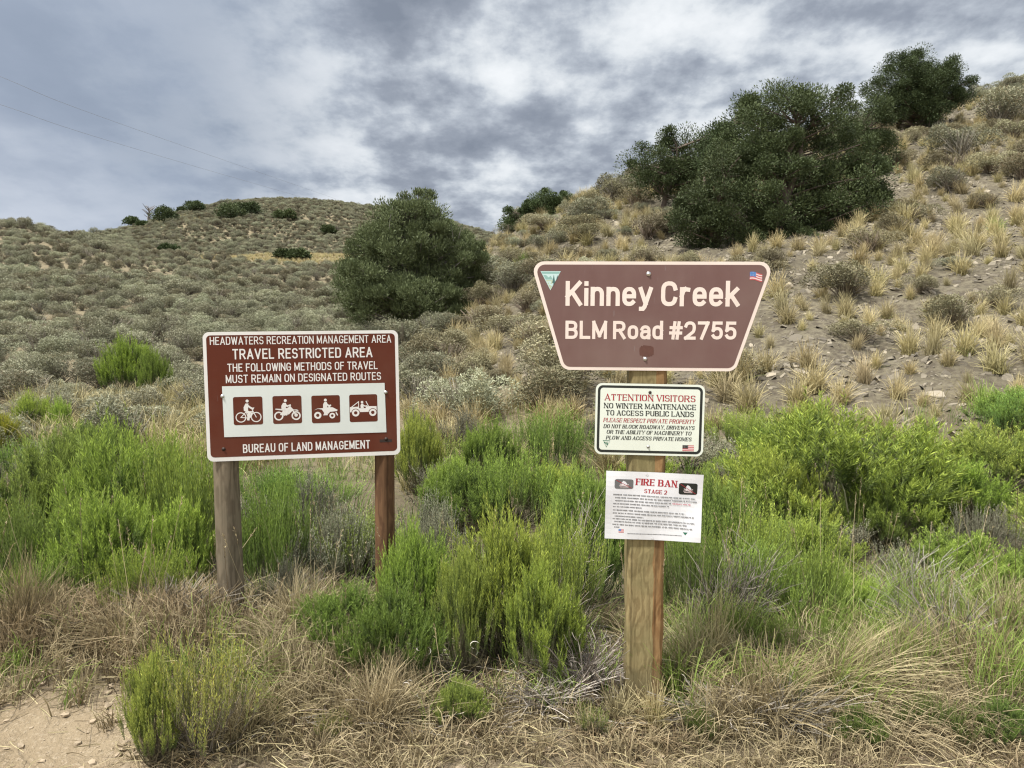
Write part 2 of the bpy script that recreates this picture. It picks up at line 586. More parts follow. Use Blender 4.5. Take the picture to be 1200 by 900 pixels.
def build_ground():
    a = np.concatenate([np.linspace(-180, -48, 34)[:-1], np.linspace(-48, 56, 440), np.linspace(56, 180, 32)[1:-1]])
    a = np.radians(a)
    r = np.concatenate([np.geomspace(.35, 2.4, 14)[:-1], np.geomspace(2.4, 60, 290)[:-1], np.geomspace(60, 260, 90)[:-1], np.geomspace(260, 9000, 34)])
    na, nr = len(a), len(r)
    A, R = np.meshgrid(a, r)
    x, y = (R * np.sin(A)).ravel(), (R * np.cos(A)).ravel()
    z = height(x, y)
    hm = np.where(y > 0, hill_mask(x, y), 0)
    u = 600 + F_PX * x / np.maximum(y, .3)
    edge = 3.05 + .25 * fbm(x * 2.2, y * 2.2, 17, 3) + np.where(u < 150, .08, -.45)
    litter = np.clip((y - edge) / .22, 0, 1) * (.5 + .5 * np.clip((y - 7) / 3, 0, 1)) * np.where(y > 3.3, 1, .75)  # half value near the camera picks the litter darkened as painted shade
    V = np.stack([x, y, z], 1)
    idx = np.arange(na * nr).reshape(nr, na)
    i2 = np.roll(idx, -1, axis=1)
    q = np.stack([idx[:-1], idx[1:], i2[1:], i2[:-1]], -1).reshape(-1, 4)
    q = q[:, ::-1]
    mb = MB()
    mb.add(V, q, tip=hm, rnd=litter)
    # the disc under the camera
    c = len(V)
    mb.add([[0, 0, gz(0, .01)]], tip=0)
    tr = np.stack([idx[0], i2[0], np.full(na, c)], 1)
    mb.t3.append(tr); mb.tm.append(np.zeros(len(tr), np.int32))
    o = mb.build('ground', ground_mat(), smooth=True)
    tag(o, 'tan stony soil of the verge rising into the brushy hills', 'ground', kind='structure')
    return o


build_ground()


# ------------------------------------------------------------------ flat drawing: lettering, emblems, pictograms
class Flat:
    """shapes in a sign's plane (x right, z up), each stroke a hair in front of the one before so that none share a plane"""
    def __init__(self, depth=0.0):
        self.v, self.f, self.m = [], [], []
        self.y = -depth
        self.step = 0.00003

    def face(self, pts, mat=0):
        i = len(self.v)
        self.v += [(p[0], self.y, p[1]) for p in pts]
        self.f.append(list(range(i, i + len(pts))))
        self.m.append(mat)

    def poly(self, pts, mat=0):
        a = sum(pts[i][0] * pts[(i + 1) % len(pts)][1] - pts[(i + 1) % len(pts)][0] * pts[i][1] for i in range(len(pts)))
        self.face(pts if a > 0 else pts[::-1], mat)
        self.y -= self.step

    def disc(self, cx, cy, r, mat=0, n=24):
        self.poly([(cx + r * math.cos(2 * math.pi * i / n), cy + r * math.sin(2 * math.pi * i / n)) for i in range(n)], mat)

    def ring(self, cx, cy, r, w, mat=0, n=28):
        for i in range(n):
            a, b = 2 * math.pi * i / n, 2 * math.pi * (i + 1) / n
            self.face([(cx + (r - w / 2) * math.cos(a), cy + (r - w / 2) * math.sin(a)), (cx + (r + w / 2) * math.cos(a), cy + (r + w / 2) * math.sin(a)),
                       (cx + (r + w / 2) * math.cos(b), cy + (r + w / 2) * math.sin(b)), (cx + (r - w / 2) * math.cos(b), cy + (r - w / 2) * math.sin(b))], mat)
        self.y -= self.step

    def stroke(self, pts, hw, mat=0, cap=True, hwfun=None):
        pts = [np.array(p, float) for p in pts]
        seg = [pts[0]]
        for i in range(1, len(pts)):          # break at sharp corners
            seg.append(pts[i])
            if i < len(pts) - 1:
                d0, d1 = pts[i] - pts[i - 1], pts[i + 1] - pts[i]
                c = np.dot(d0, d1) / (np.linalg.norm(d0) * np.linalg.norm(d1) + 1e-12)
                if c < .62:
                    self._run(seg, hw, mat, cap, hwfun)
                    seg = [pts[i]]
        self._run(seg, hw, mat, cap, hwfun)

    def _run(self, pts, hw, mat, cap, hwfun):
        n = len(pts)
        D = [pts[i + 1] - pts[i] for i in range(n - 1)]
        D = [d / (np.linalg.norm(d) + 1e-12) for d in D]
        closed = np.linalg.norm(pts[0] - pts[-1]) < 1e-9 and n > 3
        L, R = [], []
        for i in range(n):
            d0 = D[i - 1] if i > 0 else (D[-1] if closed else D[0])
            d1 = D[i] if i < n - 1 else (D[0] if closed else D[-1])
            t = d0 + d1
            t = t / (np.linalg.norm(t) + 1e-12)
            nn = np.array((-t[1], t[0]))
            h = hwfun(t) if hwfun else hw
            h = h / max(.55, float(np.dot(nn, (-d1[1], d1[0]))))
            p = pts[i].copy()
            if cap and not closed:
                e = hwfun(np.array((t[1], t[0]))) if hwfun else hw
                if i == 0:
                    p = p - d1 * e
                if i == n - 1:
                    p = p + d0 * e
            L.append(p + nn * h); R.append(p - nn * h)
        for i in range(n - 1):
            self.face([R[i], R[i + 1], L[i + 1], L[i]], mat)
        self.y -= self.step

    def build(self, name, mats, parent):
        me = bpy.data.meshes.new(name)
        me.from_pydata(self.v, [], self.f)
        for m in (mats if isinstance(mats, (list, tuple)) else [mats]):
            me.materials.append(m)
        me.polygons.foreach_set('material_index', self.m)
        me.update()
        return link(name, me, parent)


def arc(cx, cy, rx, ry, a0, a1, n=10, e=1.0):
    def f(c):
        return math.copysign(abs(c) ** e, c)
    return [(cx + rx * f(math.cos(rad(a0 + (a1 - a0) * i / n))), cy + ry * f(math.sin(rad(a0 + (a1 - a0) * i / n)))) for i in range(n + 1)]


_arc = arc


def larc(*a):
    return _arc(*a, e=.84)


def bowl(x0, y0, y1, x1=1.0, n=8):
    r = (y1 - y0) / 2
    rx = min(.45, x1 - x0)
    return [(x0, y1), (x1 - rx, y1)] + larc(x1 - rx, (y0 + y1) / 2, rx, r, 90, -90, n)[1:] + [(x0, y0)]


def oval(n=24):
    # a tall letter O: straight sides, round ends
    return larc(.5, .70, .5, .30, 0, 180, 10) + larc(.5, .30, .5, .30, 180, 360, 10) + [(1, .70)]


# skeletons in a unit box, the width of the letter beside them
GL = {
    'A': (.74, [[(0, 0), (.5, 1)], [(1, 0), (.5, 1)], [(.2, .3), (.8, .3)]]),
    'B': (.66, [[(0, 0), (0, 1)], bowl(0, .52, 1, .95), bowl(0, 0, .52, 1)]),
    'C': (.66, [larc(.5, .68, .5, .32, 10, 180, 8) + larc(.5, .32, .5, .32, 180, 350, 8)]),
    'D': (.68, [[(0, 0), (0, 1)], [(0, 1), (.5, 1)] + larc(.5, .68, .5, .32, 90, 0, 6)[1:] + larc(.5, .32, .5, .32, 0, -90, 6) + [(0, 0)]]),
    'E': (.58, [[(0, 0), (0, 1)], [(0, 1), (1, 1)], [(0, .52), (.85, .52)], [(0, 0), (1, 0)]]),
    'F': (.56, [[(0, 0), (0, 1)], [(0, 1), (1, 1)], [(0, .52), (.85, .52)]]),
    'G': (.68, [larc(.5, .68, .5, .32, 15, 180, 8) + larc(.5, .32, .5, .32, 180, 360, 8) + [(1, .46)], [(.58, .46), (1, .46)]]),
    'H': (.68, [[(0, 0), (0, 1)], [(1, 0), (1, 1)], [(0, .52), (1, .52)]]),
    'I': (.0, [[(.5, 0), (.5, 1)]]),
    'K': (.68, [[(0, 0), (0, 1)], [(0, .36), (.95, 1)], [(.34, .6), (1, 0)]]),
    'L': (.55, [[(0, 0), (0, 1)], [(0, 0), (1, 0)]]),
    'M': (.82, [[(0, 0), (0, 1)], [(0, 1), (.5, .12)], [(.5, .12), (1, 1)], [(1, 1), (1, 0)]]),
    'N': (.70, [[(0, 0), (0, 1)], [(0, 1), (1, 0)], [(1, 0), (1, 1)]]),
    'O': (.68, [oval()]),
    'P': (.64, [[(0, 0), (0, 1)], bowl(0, .44, 1)]),
    'R': (.68, [[(0, 0), (0, 1)], bowl(0, .48, 1, .97), [(.5, .48), (1, 0)]]),
    'S': (.64, [larc(.5, .75, .48, .25, 20, 180, 7) + larc(.5, .75, .48, .25, 180, 262, 4)[1:] + larc(.5, .26, .5, .26, 82, 0, 4) + larc(.5, .26, .5, .26, 0, -160, 8)[1:]]),
    'T': (.62, [[(0, 1), (1, 1)], [(.5, 0), (.5, 1)]]),
    'U': (.68, [[(0, 1), (0, .32)] + larc(.5, .32, .5, .32, 180, 360, 10)[1:] + [(1, 1)]]),
    'V': (.72, [[(0, 1), (.5, 0)], [(1, 1), (.5, 0)]]),
    'W': (.98, [[(0, 1), (.25, 0)], [(.25, 0), (.5, .95)], [(.5, .95), (.75, 0)], [(.75, 0), (1, 1)]]),
    'Y': (.70, [[(0, 1), (.5, .44)], [(1, 1), (.5, .44)], [(.5, .44), (.5, 0)]]),
    'i': (.02, [[(.5, 0), (.5, .66)], [(.5, .965), (.5, .99)]]),
    'n': (.52, [[(0, 0), (0, .72)], [(0, .45)] + larc(.5, .45, .5, .27, 180, 0, 10)[1:] + [(1, 0)]]),
    'e': (.54, [[(0, .37), (1, .37), (1, .43)] + larc(.5, .43, .5, .29, 0, 180, 10)[1:] + [(0, .29)] + larc(.5, .29, .5, .29, 180, 318, 8)[1:]]),
    'y': (.55, [[(0, .72), (.5, .03)], [(1, .72), (.5, .0), (.4, -.14), (.25, -.23), (.05, -.23)]]),
    'r': (.36, [[(0, 0), (0, .72)], [(0, .42), (.2, .62), (.55, .72), (1, .70)]]),
    'k': (.54, [[(0, 0), (0, 1.03)], [(0, .28), (.92, .72)], [(.36, .44), (1, 0)]]),
    'o': (.54, [larc(.5, .43, .5, .29, 0, 180, 10) + larc(.5, .29, .5, .29, 180, 360, 10) + [(1, .43)]]),
    'a': (.52, [[(1, 0), (1, .46)] + larc(.5, .46, .5, .26, 0, 160, 9)[1:], [(1, .41), (.45, .41)] + larc(.45, .205, .45, .205, 90, 270, 8)[1:] + [(.65, .02), (1, .18)]]),
    'd': (.54, [[(1, 0), (1, 1.03)], [(1, .52)] + larc(.5, .45, .5, .27, 15, 180, 8) + [(0, .27)] + larc(.5, .27, .5, .27, 180, 345, 8)[1:]]),
    '2': (.60, [larc(.5, .7, .5, .3, 165, 0, 8) + larc(.35, .7, .65, .42, -5, -42, 4) + [(0, 0), (1, 0)]]),
    '5': (.60, [[(.95, 1), (.14, 1), (.06, .52)], [(.06, .52), (.3, .62), (.5, .64)] + larc(.5, .33, .5, .31, 80, -150, 12)]),
    '7': (.60, [[(0, 1), (1, 1)], [(1, 1), (.3, 0)]]),
    '#': (.70, [[(.24, .0), (.40, 1)], [(.66, .0), (.82, 1)], [(.0, .33), (1, .33)], [(.04, .68), (1.04, .68)]]),
    ',': (.05, [[(.5, .02), (.3, -.18)]]),
    '.': (.0, [[(.5, 0), (.5, .02)]]),
}


def text(fl, s, x0, x1, base, cap, weight=.15, mat=0, serif=False, slant=0.0, space=.42, gap=.16, angle=0.0):
    """letters of cap height cap set between x0 and x1; weight is the stroke's share of the cap height"""
    w = cap * weight
    thin = w * (.48 if serif else 1)
    adv, xs = 0.0, []
    for ch in s:
        xs.append(adv)
        adv += space if ch == ' ' else GL[ch][0] * (1.12 if serif else 1) + weight + gap
    adv -= gap
    kx = (x1 - x0) / (adv * cap)            # the run is fitted to the width it has on the sign
    xm = (x0 + x1) / 2

    def put(p):
        x, y = p
        x += slant * (y - base)
        c, s_ = math.cos(angle), math.sin(angle)
        return (xm + (x - xm) * c - (y - base) * s_, base + (x - xm) * s_ + (y - base) * c)
    y_keep = fl.y
    for ch, xa in zip(s, xs):
        if ch == ' ':
            continue
        fl.y = y_keep
        gw, st = GL[ch]
        gw *= 1.12 if serif else 1
        ox = x0 + xa * cap * kx + w / 2
        W_ = gw * cap * kx + (weight * cap * kx - w)
        inset = thin / 2 if serif else w / 2

        def tr(p):
            return (ox + p[0] * W_, base + inset + p[1] * (cap - 2 * inset))
        if serif:
            def hwf(t):
                return (thin + (w - thin) * min(1, abs(t[1]) * 1.1)) / 2
            if ch in 'AVWMNY':                      # of the slanting strokes the rising ones are thin
                def hwf(t, ch=ch):
                    rising = t[0] * t[1] > .05
                    up = abs(t[1]) > .98
                    return (thin if (rising or (up and ch in 'MN')) else w) / 2 if abs(t[1]) > .3 else thin / 2
        else:
            hwf = None
        for poly in st:
            fl.stroke([put(tr(p)) for p in poly], w / 2, mat, hwfun=hwf)
            if serif and len(poly) == 2 and abs(poly[0][1] - poly[1][1]) > .3:
                for p in poly:
                    if p[1] in (0, 1) and not (ch in 'AM' and p == (.5, 1)) and not (ch in 'VW' and p[1] == 0) and not (ch == 'T' and p[1] == 1) and not (ch in 'EFBDPR' and p[1] == 1 and False):
                        q = tr(p)
                        e = w * .85
                        fl.stroke([put((q[0] - e, q[1])), put((q[0] + e, q[1]))], thin / 2, mat, cap=False)
            if serif and ch in 'EFLT' and len(poly) == 2 and poly[0][1] == poly[1][1]:
                sg = -1 if poly[0][1] == 1 else 1
                for p in ([poly[1]] if ch != 'T' else poly):
                    if p[1] in (0, 1):
                        q = tr(p)
                        fl.stroke([put((q[0], q[1])), put((q[0], q[1] + sg * cap * .2))], thin / 2, mat, cap=False)
    fl.y = y_keep


def rrect(x0, z0, x1, z1, r, n=6):
    p = []
    for cx, cz, a in ((x1 - r, z1 - r, 0), (x0 + r, z1 - r, 90), (x0 + r, z0 + r, 180), (x1 - r, z0 + r, 270)):
        p += arc(cx, cz, r, r, a, a + 90, n)
    return p


def round_poly(P, r, n=6):
    """corner-rounded convex polygon (counter-clockwise)"""
    out = []
    m = len(P)
    for i in range(m):
        a, b, c = (np.array(P[(i + k) % m], float) for k in (-1, 0, 1))
        u, v = (a - b) / np.linalg.norm(a - b), (c - b) / np.linalg.norm(c - b)
        half = math.acos(np.clip(np.dot(u, v), -1, 1)) / 2
        d = r / math.tan(half)
        s, e = b + u * d, b + v * d
        ctr = b + (u + v) / np.linalg.norm(u + v) * (r / math.sin(half))
        a0 = math.atan2(*(s - ctr)[::-1]); a1 = math.atan2(*(e - ctr)[::-1])
        while a1 < a0:
            a1 += 2 * math.pi
        out += [(ctr[0] + r * math.cos(a0 + (a1 - a0) * k / n), ctr[1] + r * math.sin(a0 + (a1 - a0) * k / n)) for k in range(n + 1)]
    return out


def plate(name, outline, y_front, y_back, mats, parent, bend=None):
    """a sheet cut to the outline, with its edge: front face material 0, edge and back material 1"""
    n = len(outline)
    v = [(x, y_front, z) for x, z in outline] + [(x, y_back, z) for x, z in outline]
    f = [list(range(n)), list(range(2 * n - 1, n - 1, -1))] + [[i, n + i, n + (i + 1) % n, (i + 1) % n] for i in range(n)]
    me = bpy.data.meshes.new(name)
    me.from_pydata(v, [], f)
    mats = mats if isinstance(mats, (list, tuple)) else [mats]
    for m in mats:
        me.materials.append(m)
    if len(mats) > 1:
        me.polygons.foreach_set('material_index', [0] + [1] * (n + 1))
    me.update()
    return link(name, me, parent)


def bolt(parent, x, z, y, mat, r=.006, name='bolt'):
    mb = MB()
    k, m = 4, 10
    prof = [(r * 1.5, 0), (r * 1.5, .0012), (r, .0015), (r * .8, .0042), (r * .35, .0052), (0.0001, .0054)]
    V, q = [], []
    for i, (rr, h) in enumerate(prof):
        for j in range(m):
            a = 2 * math.pi * j / m
            V.append((x + rr * math.cos(a), y - h, z + rr * math.sin(a)))
    for i in range(len(prof) - 1):
        for j in range(m):
            q.append((i * m + j, i * m + (j + 1) % m, (i + 1) * m + (j + 1) % m, (i + 1) * m + j))
    mb.add(V, q)
    return mb.build(name, mat, parent, smooth=True)


# sign materials
def sign_paint(name, col, wear, rough=.42, grime=.25, streak=None):
    m, t, b = new_mat(name)
    tc = N(t, 'ShaderNodeTexCoord')
    P = tc.outputs['Object']
    mp = N(t, 'ShaderNodeMapping')
    mp.inputs['Scale'].default_value = (14, 14, 2.2)
    t.links.new(P, mp.inputs['Vector'])
    n1 = noise_n(t, mp.outputs[0], 1.0, 5, .6)
    n2 = noise_n(t, P, 5, 4, .6)
    c = mix_n(t, ramp_n(t, n2, [(.3, 0), (.75, grime)]), col, wear)
    c = mix_n(t, ramp_n(t, n1, [(.5, 0), (.8, grime * .8)]), c, wear)
    t.links.new(c, b.inputs['Base Color'])
    b.inputs['Roughness'].default_value = rough
    b.inputs['Specular IOR Level'].default_value = .25
    scr = N(t, 'ShaderNodeMapping')
    scr.inputs['Scale'].default_value = (30, 30, 5)
    scr.inputs['Rotation'].default_value = (0, .6, 0)
    t.links.new(P, scr.inputs['Vector'])
    c = mix_n(t, ramp_n(t, noise_n(t, scr.outputs[0], 3.0, 3, .5), [(.70, 0), (.76, grime)]), c, tuple(.5 * x + .12 for x in wear))
    drt = noise_n(t, P, 2.2, 4, .6)
    c = mix_n(t, ramp_n(t, drt, [(.45, 0), (.8, grime * .45)]), c, (.30, .26, .21))
    t.links.new(c, b.inputs['Base Color'])
    bp = N(t, 'ShaderNodeBump', i_Strength=.08, i_Distance=.003)
    t.links.new(n2, bp.inputs['Height'])
    t.links.new(bp.outputs[0], b.inputs['Normal'])
    return m


M['sign_red'] = sign_paint('red_brown_sheeting', (.106, .022, .009), (.125, .032, .016), .5)
M['sign_fade'] = sign_paint('faded_brown_sheeting', (.152, .086, .078), (.20, .125, .116), .36, .5)
M['sign_white'] = sign_paint('white_sheeting', (.80, .80, .78), (.68, .67, .63), .5, .3)
M['sign_cream'] = sign_paint('aged_white_sheeting', (.82, .72, .66), (.70, .60, .53), .5, .4)
M['sign_mint'] = sign_paint('pale_green_white_sheeting', (.74, .80, .72), (.66, .72, .63), .5, .3)
M['sticker_white'] = sign_paint('cool_white_sticker', (.70, .76, .74), (.62, .67, .64), .5, .3)
M['paper'] = sign_paint('laminated_paper', (.78, .80, .84), (.66, .69, .71), .25, .6)
M['alu'] = plain('weathered_aluminium', (.45, .46, .46), .5, .8, noise=.2)
M['zinc'] = plain('zinc_bolt', (.62, .62, .62), .35, .9)
M['dark_steel'] = plain('dark_bolt', (.05, .035, .03), .6, .5)
M['ink_black'] = plain('black_ink', (.012, .016, .014), .5)
M['ink_grey'] = plain('grey_ink', (.14, .145, .15), .5)
M['ink_red'] = plain('red_ink', (.36, .018, .03), .5)
M['ink_pink'] = plain('faded_red_ink', (.55, .16, .2), .5)
M['ink_green'] = plain('green_ink', (.02, .14, .085), .5)
M['teal'] = plain('pale_teal_ink', (.25, .45, .42), .5)
M['teal_dark'] = plain('dark_teal_ink', (.06, .15, .14), .5)
M['ice'] = plain('ice_blue_ink', (.52, .70, .70), .5)
M['leaf_ink'] = plain('pale_green_ink', (.45, .55, .38), .5)
M['flag_blue'] = plain('flag_blue_ink', (.07, .20, .48), .5)
M['flag_red'] = plain('flag_red_ink', (.50, .10, .10), .5)
M['flag_white'] = plain('flag_white_ink', (.72, .62, .62), .5)
M['rust'] = plain('rust_brown_patch', (.105, .042, .030), .6, noise=.3, nscale=40)


def wood_post_mat(name, light, dark, green, scale=1.0):
    m, t, b = new_mat(name)
    tc = N(t, 'ShaderNodeTexCoord')
    P = tc.outputs['Object']
    mp = N(t, 'ShaderNodeMapping')
    mp.inputs['Scale'].default_value = (1, 1, .3)
    t.links.new(P, mp.inputs['Vector'])
    wv = N(t, 'ShaderNodeTexWave', wave_type='BANDS', bands_direction='X', i_Scale=9 * scale, i_Distortion=16.0, i_Detail=4.0, i_Detail_Scale=2.2)
    t.links.new(mp.outputs[0], wv.inputs['Vector'])
    mp2 = N(t, 'ShaderNodeMapping')
    mp2.inputs['Scale'].default_value = (60, 60, 2.5)
    t.links.new(P, mp2.inputs['Vector'])
    fib = noise_n(t, mp2.outputs[0], 1.0, 5, .65)
    blot = noise_n(t, P, 3.2, 4, .6)
    c = mix_n(t, ramp_n(t, wv.outputs['Fac'], [(.3, 0), (.9, .6)]), light, dark)
    c = mix_n(t, ramp_n(t, fib, [(.45, 0), (.75, .6)]), c, tuple(x * .45 for x in dark))
    c = mix_n(t, ramp_n(t, blot, [(.4, 0), (.65, .7)]), c, green)
    mp3 = N(t, 'ShaderNodeMapping')
    mp3.inputs['Scale'].default_value = (46, 46, .9)
    t.links.new(P, mp3.inputs['Vector'])
    crack = ramp_n(t, noise_n(t, mp3.outputs[0], 1.0, 3, .5), [(.62, 0), (.70, .5)])
    c = mix_n(t, crack, c, tuple(x * .2 for x in dark))
    mp4 = N(t, 'ShaderNodeMapping')
    mp4.inputs['Scale'].default_value = (9, 9, 4)
    t.links.new(P, mp4.inputs['Vector'])
    vo = N(t, 'ShaderNodeTexVoronoi', i_Scale=1.0)
    t.links.new(mp4.outputs[0], vo.inputs['Vector'])
    c = mix_n(t, ramp_n(t, vo.outputs['Distance'], [(.05, .9), (.13, 0)]), c, tuple(x * .4 for x in dark))
    sp = N(t, 'ShaderNodeSeparateXYZ')
    t.links.new(P, sp.inputs[0])
    mud_shade = math_n(t, 'ADD', sp.outputs[2], math_n(t, 'MULTIPLY', blot, -.25))  # darker post foot: soil stain and contact shade painted into the colour
    c = mix_n(t, ramp_n(t, mud_shade, [(.0, .6), (.12, 0)]), c, (.12, .10, .06))
    t.links.new(c, b.inputs['Base Color'])
    b.inputs['Roughness'].default_value = .85
    b.inputs['Specular IOR Level'].default_value = .2
    bp = N(t, 'ShaderNodeBump', i_Strength=.5, i_Distance=.004)
    t.links.new(math_n(t, 'ADD', fib, math_n(t, 'MULTIPLY', wv.outputs['Fac'], -.4)), bp.inputs['Height'])
    t.links.new(bp.outputs[0], b.inputs['Normal'])
    return m


M['post_square'] = wood_post_mat('treated_pine_post', (.30, .24, .12), (.165, .12, .055), (.18, .17, .08))
M['post_rust'] = wood_post_mat('rust_stained_pine', (.31, .19, .085), (.20, .10, .04), (.25, .17, .08))
M['post_round'] = wood_post_mat('weathered_round_post', (.20, .165, .115), (.095, .075, .05), (.145, .13, .09), .6)
M['post_round_rust'] = wood_post_mat('rust_stained_round_post', (.17, .095, .05), (.07, .035, .02), (.11, .06, .03), .6)


def round_post(name, parent, x, y, z0, z1, r0, r1, mat, lean=(0, 0), seed=1):
    k, m = 26, 20
    rng = np.random.default_rng(seed)
    V, q = [], []
    wob = rng.normal(size=(m,)) * .02
    for i in range(k):
        t = i / (k - 1)
        for j in range(m):
            a = 2 * math.pi * j / m
            rr = (r0 + (r1 - r0) * t) * (1 + wob[j] + .012 * math.sin(7 * t + j))
            V.append((x + lean[0] * t + rr * math.cos(a), y + lean[1] * t + rr * math.sin(a), z0 + (z1 - z0) * t))
    for i in range(k - 1):
        for j in range(m):
            q.append((i * m + j, i * m + (j + 1) % m, (i + 1) * m + (j + 1) % m, (i + 1) * m + j))
    mb = MB()
    mb.add(V, q)
    mb.add([(x + lean[0] + r1 * .98 * math.cos(2 * math.pi * j / m), y + lean[1] + r1 * .98 * math.sin(2 * math.pi * j / m), z1 + .001) for j in range(m)] + [(x + lean[0], y + lean[1], z1 + .003)], None,
           [(j, (j + 1) % m, m) for j in range(m)])
    return mb.build(name, mat, parent, smooth=True)


def emblem_triangle(fl, x0, x1, zt, zb, mats):
    """inverted triangle emblem: band, peaks, river and a tree; mats = indices (field, dark, ice, leaf)"""
    a, d, i, l = mats
    w, h = x1 - x0, zt - zb
    P = lambda fx, fy: (x0 + fx * w, zt - fy * h)
    fl.poly([P(0, 0), P(.5, 1), P(1, 0)], i)
    fl.poly([P(.035, .03), P(.09, .14), P(.91, .14), P(.965, .03)], a)
    fl.poly([P(.14, .20), P(.26, .44), P(.62, .44), P(.50, .24), P(.40, .33), P(.28, .21)][::1], a)
    fl.poly([P(.26, .47), P(.37, .68), P(.58, .66), P(.66, .47)], l)
    fl.poly([P(.39, .71), P(.5, .95), P(.60, .73)], l)
    fl.stroke([P(.34, .57), P(.5, .56), P(.46, .66), P(.54, .74)], w * .03, i)
    fl.poly([P(.66, .17), P(.58, .62), P(.73, .60)], d)
    fl.poly([P(.83, .2), P(.77, .5), P(.86, .34)], d)
    fl.stroke([P(.67, .6), P(.65, .68)], w * .02, d)


def emblem_flag(fl, x0, z0, w, h, mats, wave=.0, tilt=0.0):
    """flag of stripes with a starred blue canton; mats = (white, red, blue)"""
    wh, re, bl = mats
    n = 8

    def P(fx, fy):
        return (x0 + fx * w - tilt * 0, z0 + fy * h + wave * h * math.sin(fx * 5.2) - tilt * fx * w)
    for k in range(7):
        for i in range(n):
            fl.face([P(i / n, k / 7), P((i + 1) / n, k / 7), P((i + 1) / n, (k + 1) / 7), P(i / n, (k + 1) / 7)], re if k % 2 == 0 else wh)
    fl.y -= fl.step
    for i in range(4):
        fl.face([P(i / 8, 3 / 7), P((i + 1) / 8, 3 / 7), P((i + 1) / 8, 1.01), P(i / 8, 1.01)], bl)
    fl.y -= fl.step
    for r in range(3):
        for c_ in range(4):
            fl.disc(*P(.06 + .12 * c_, .52 + .17 * r), w * .018, wh, 6)


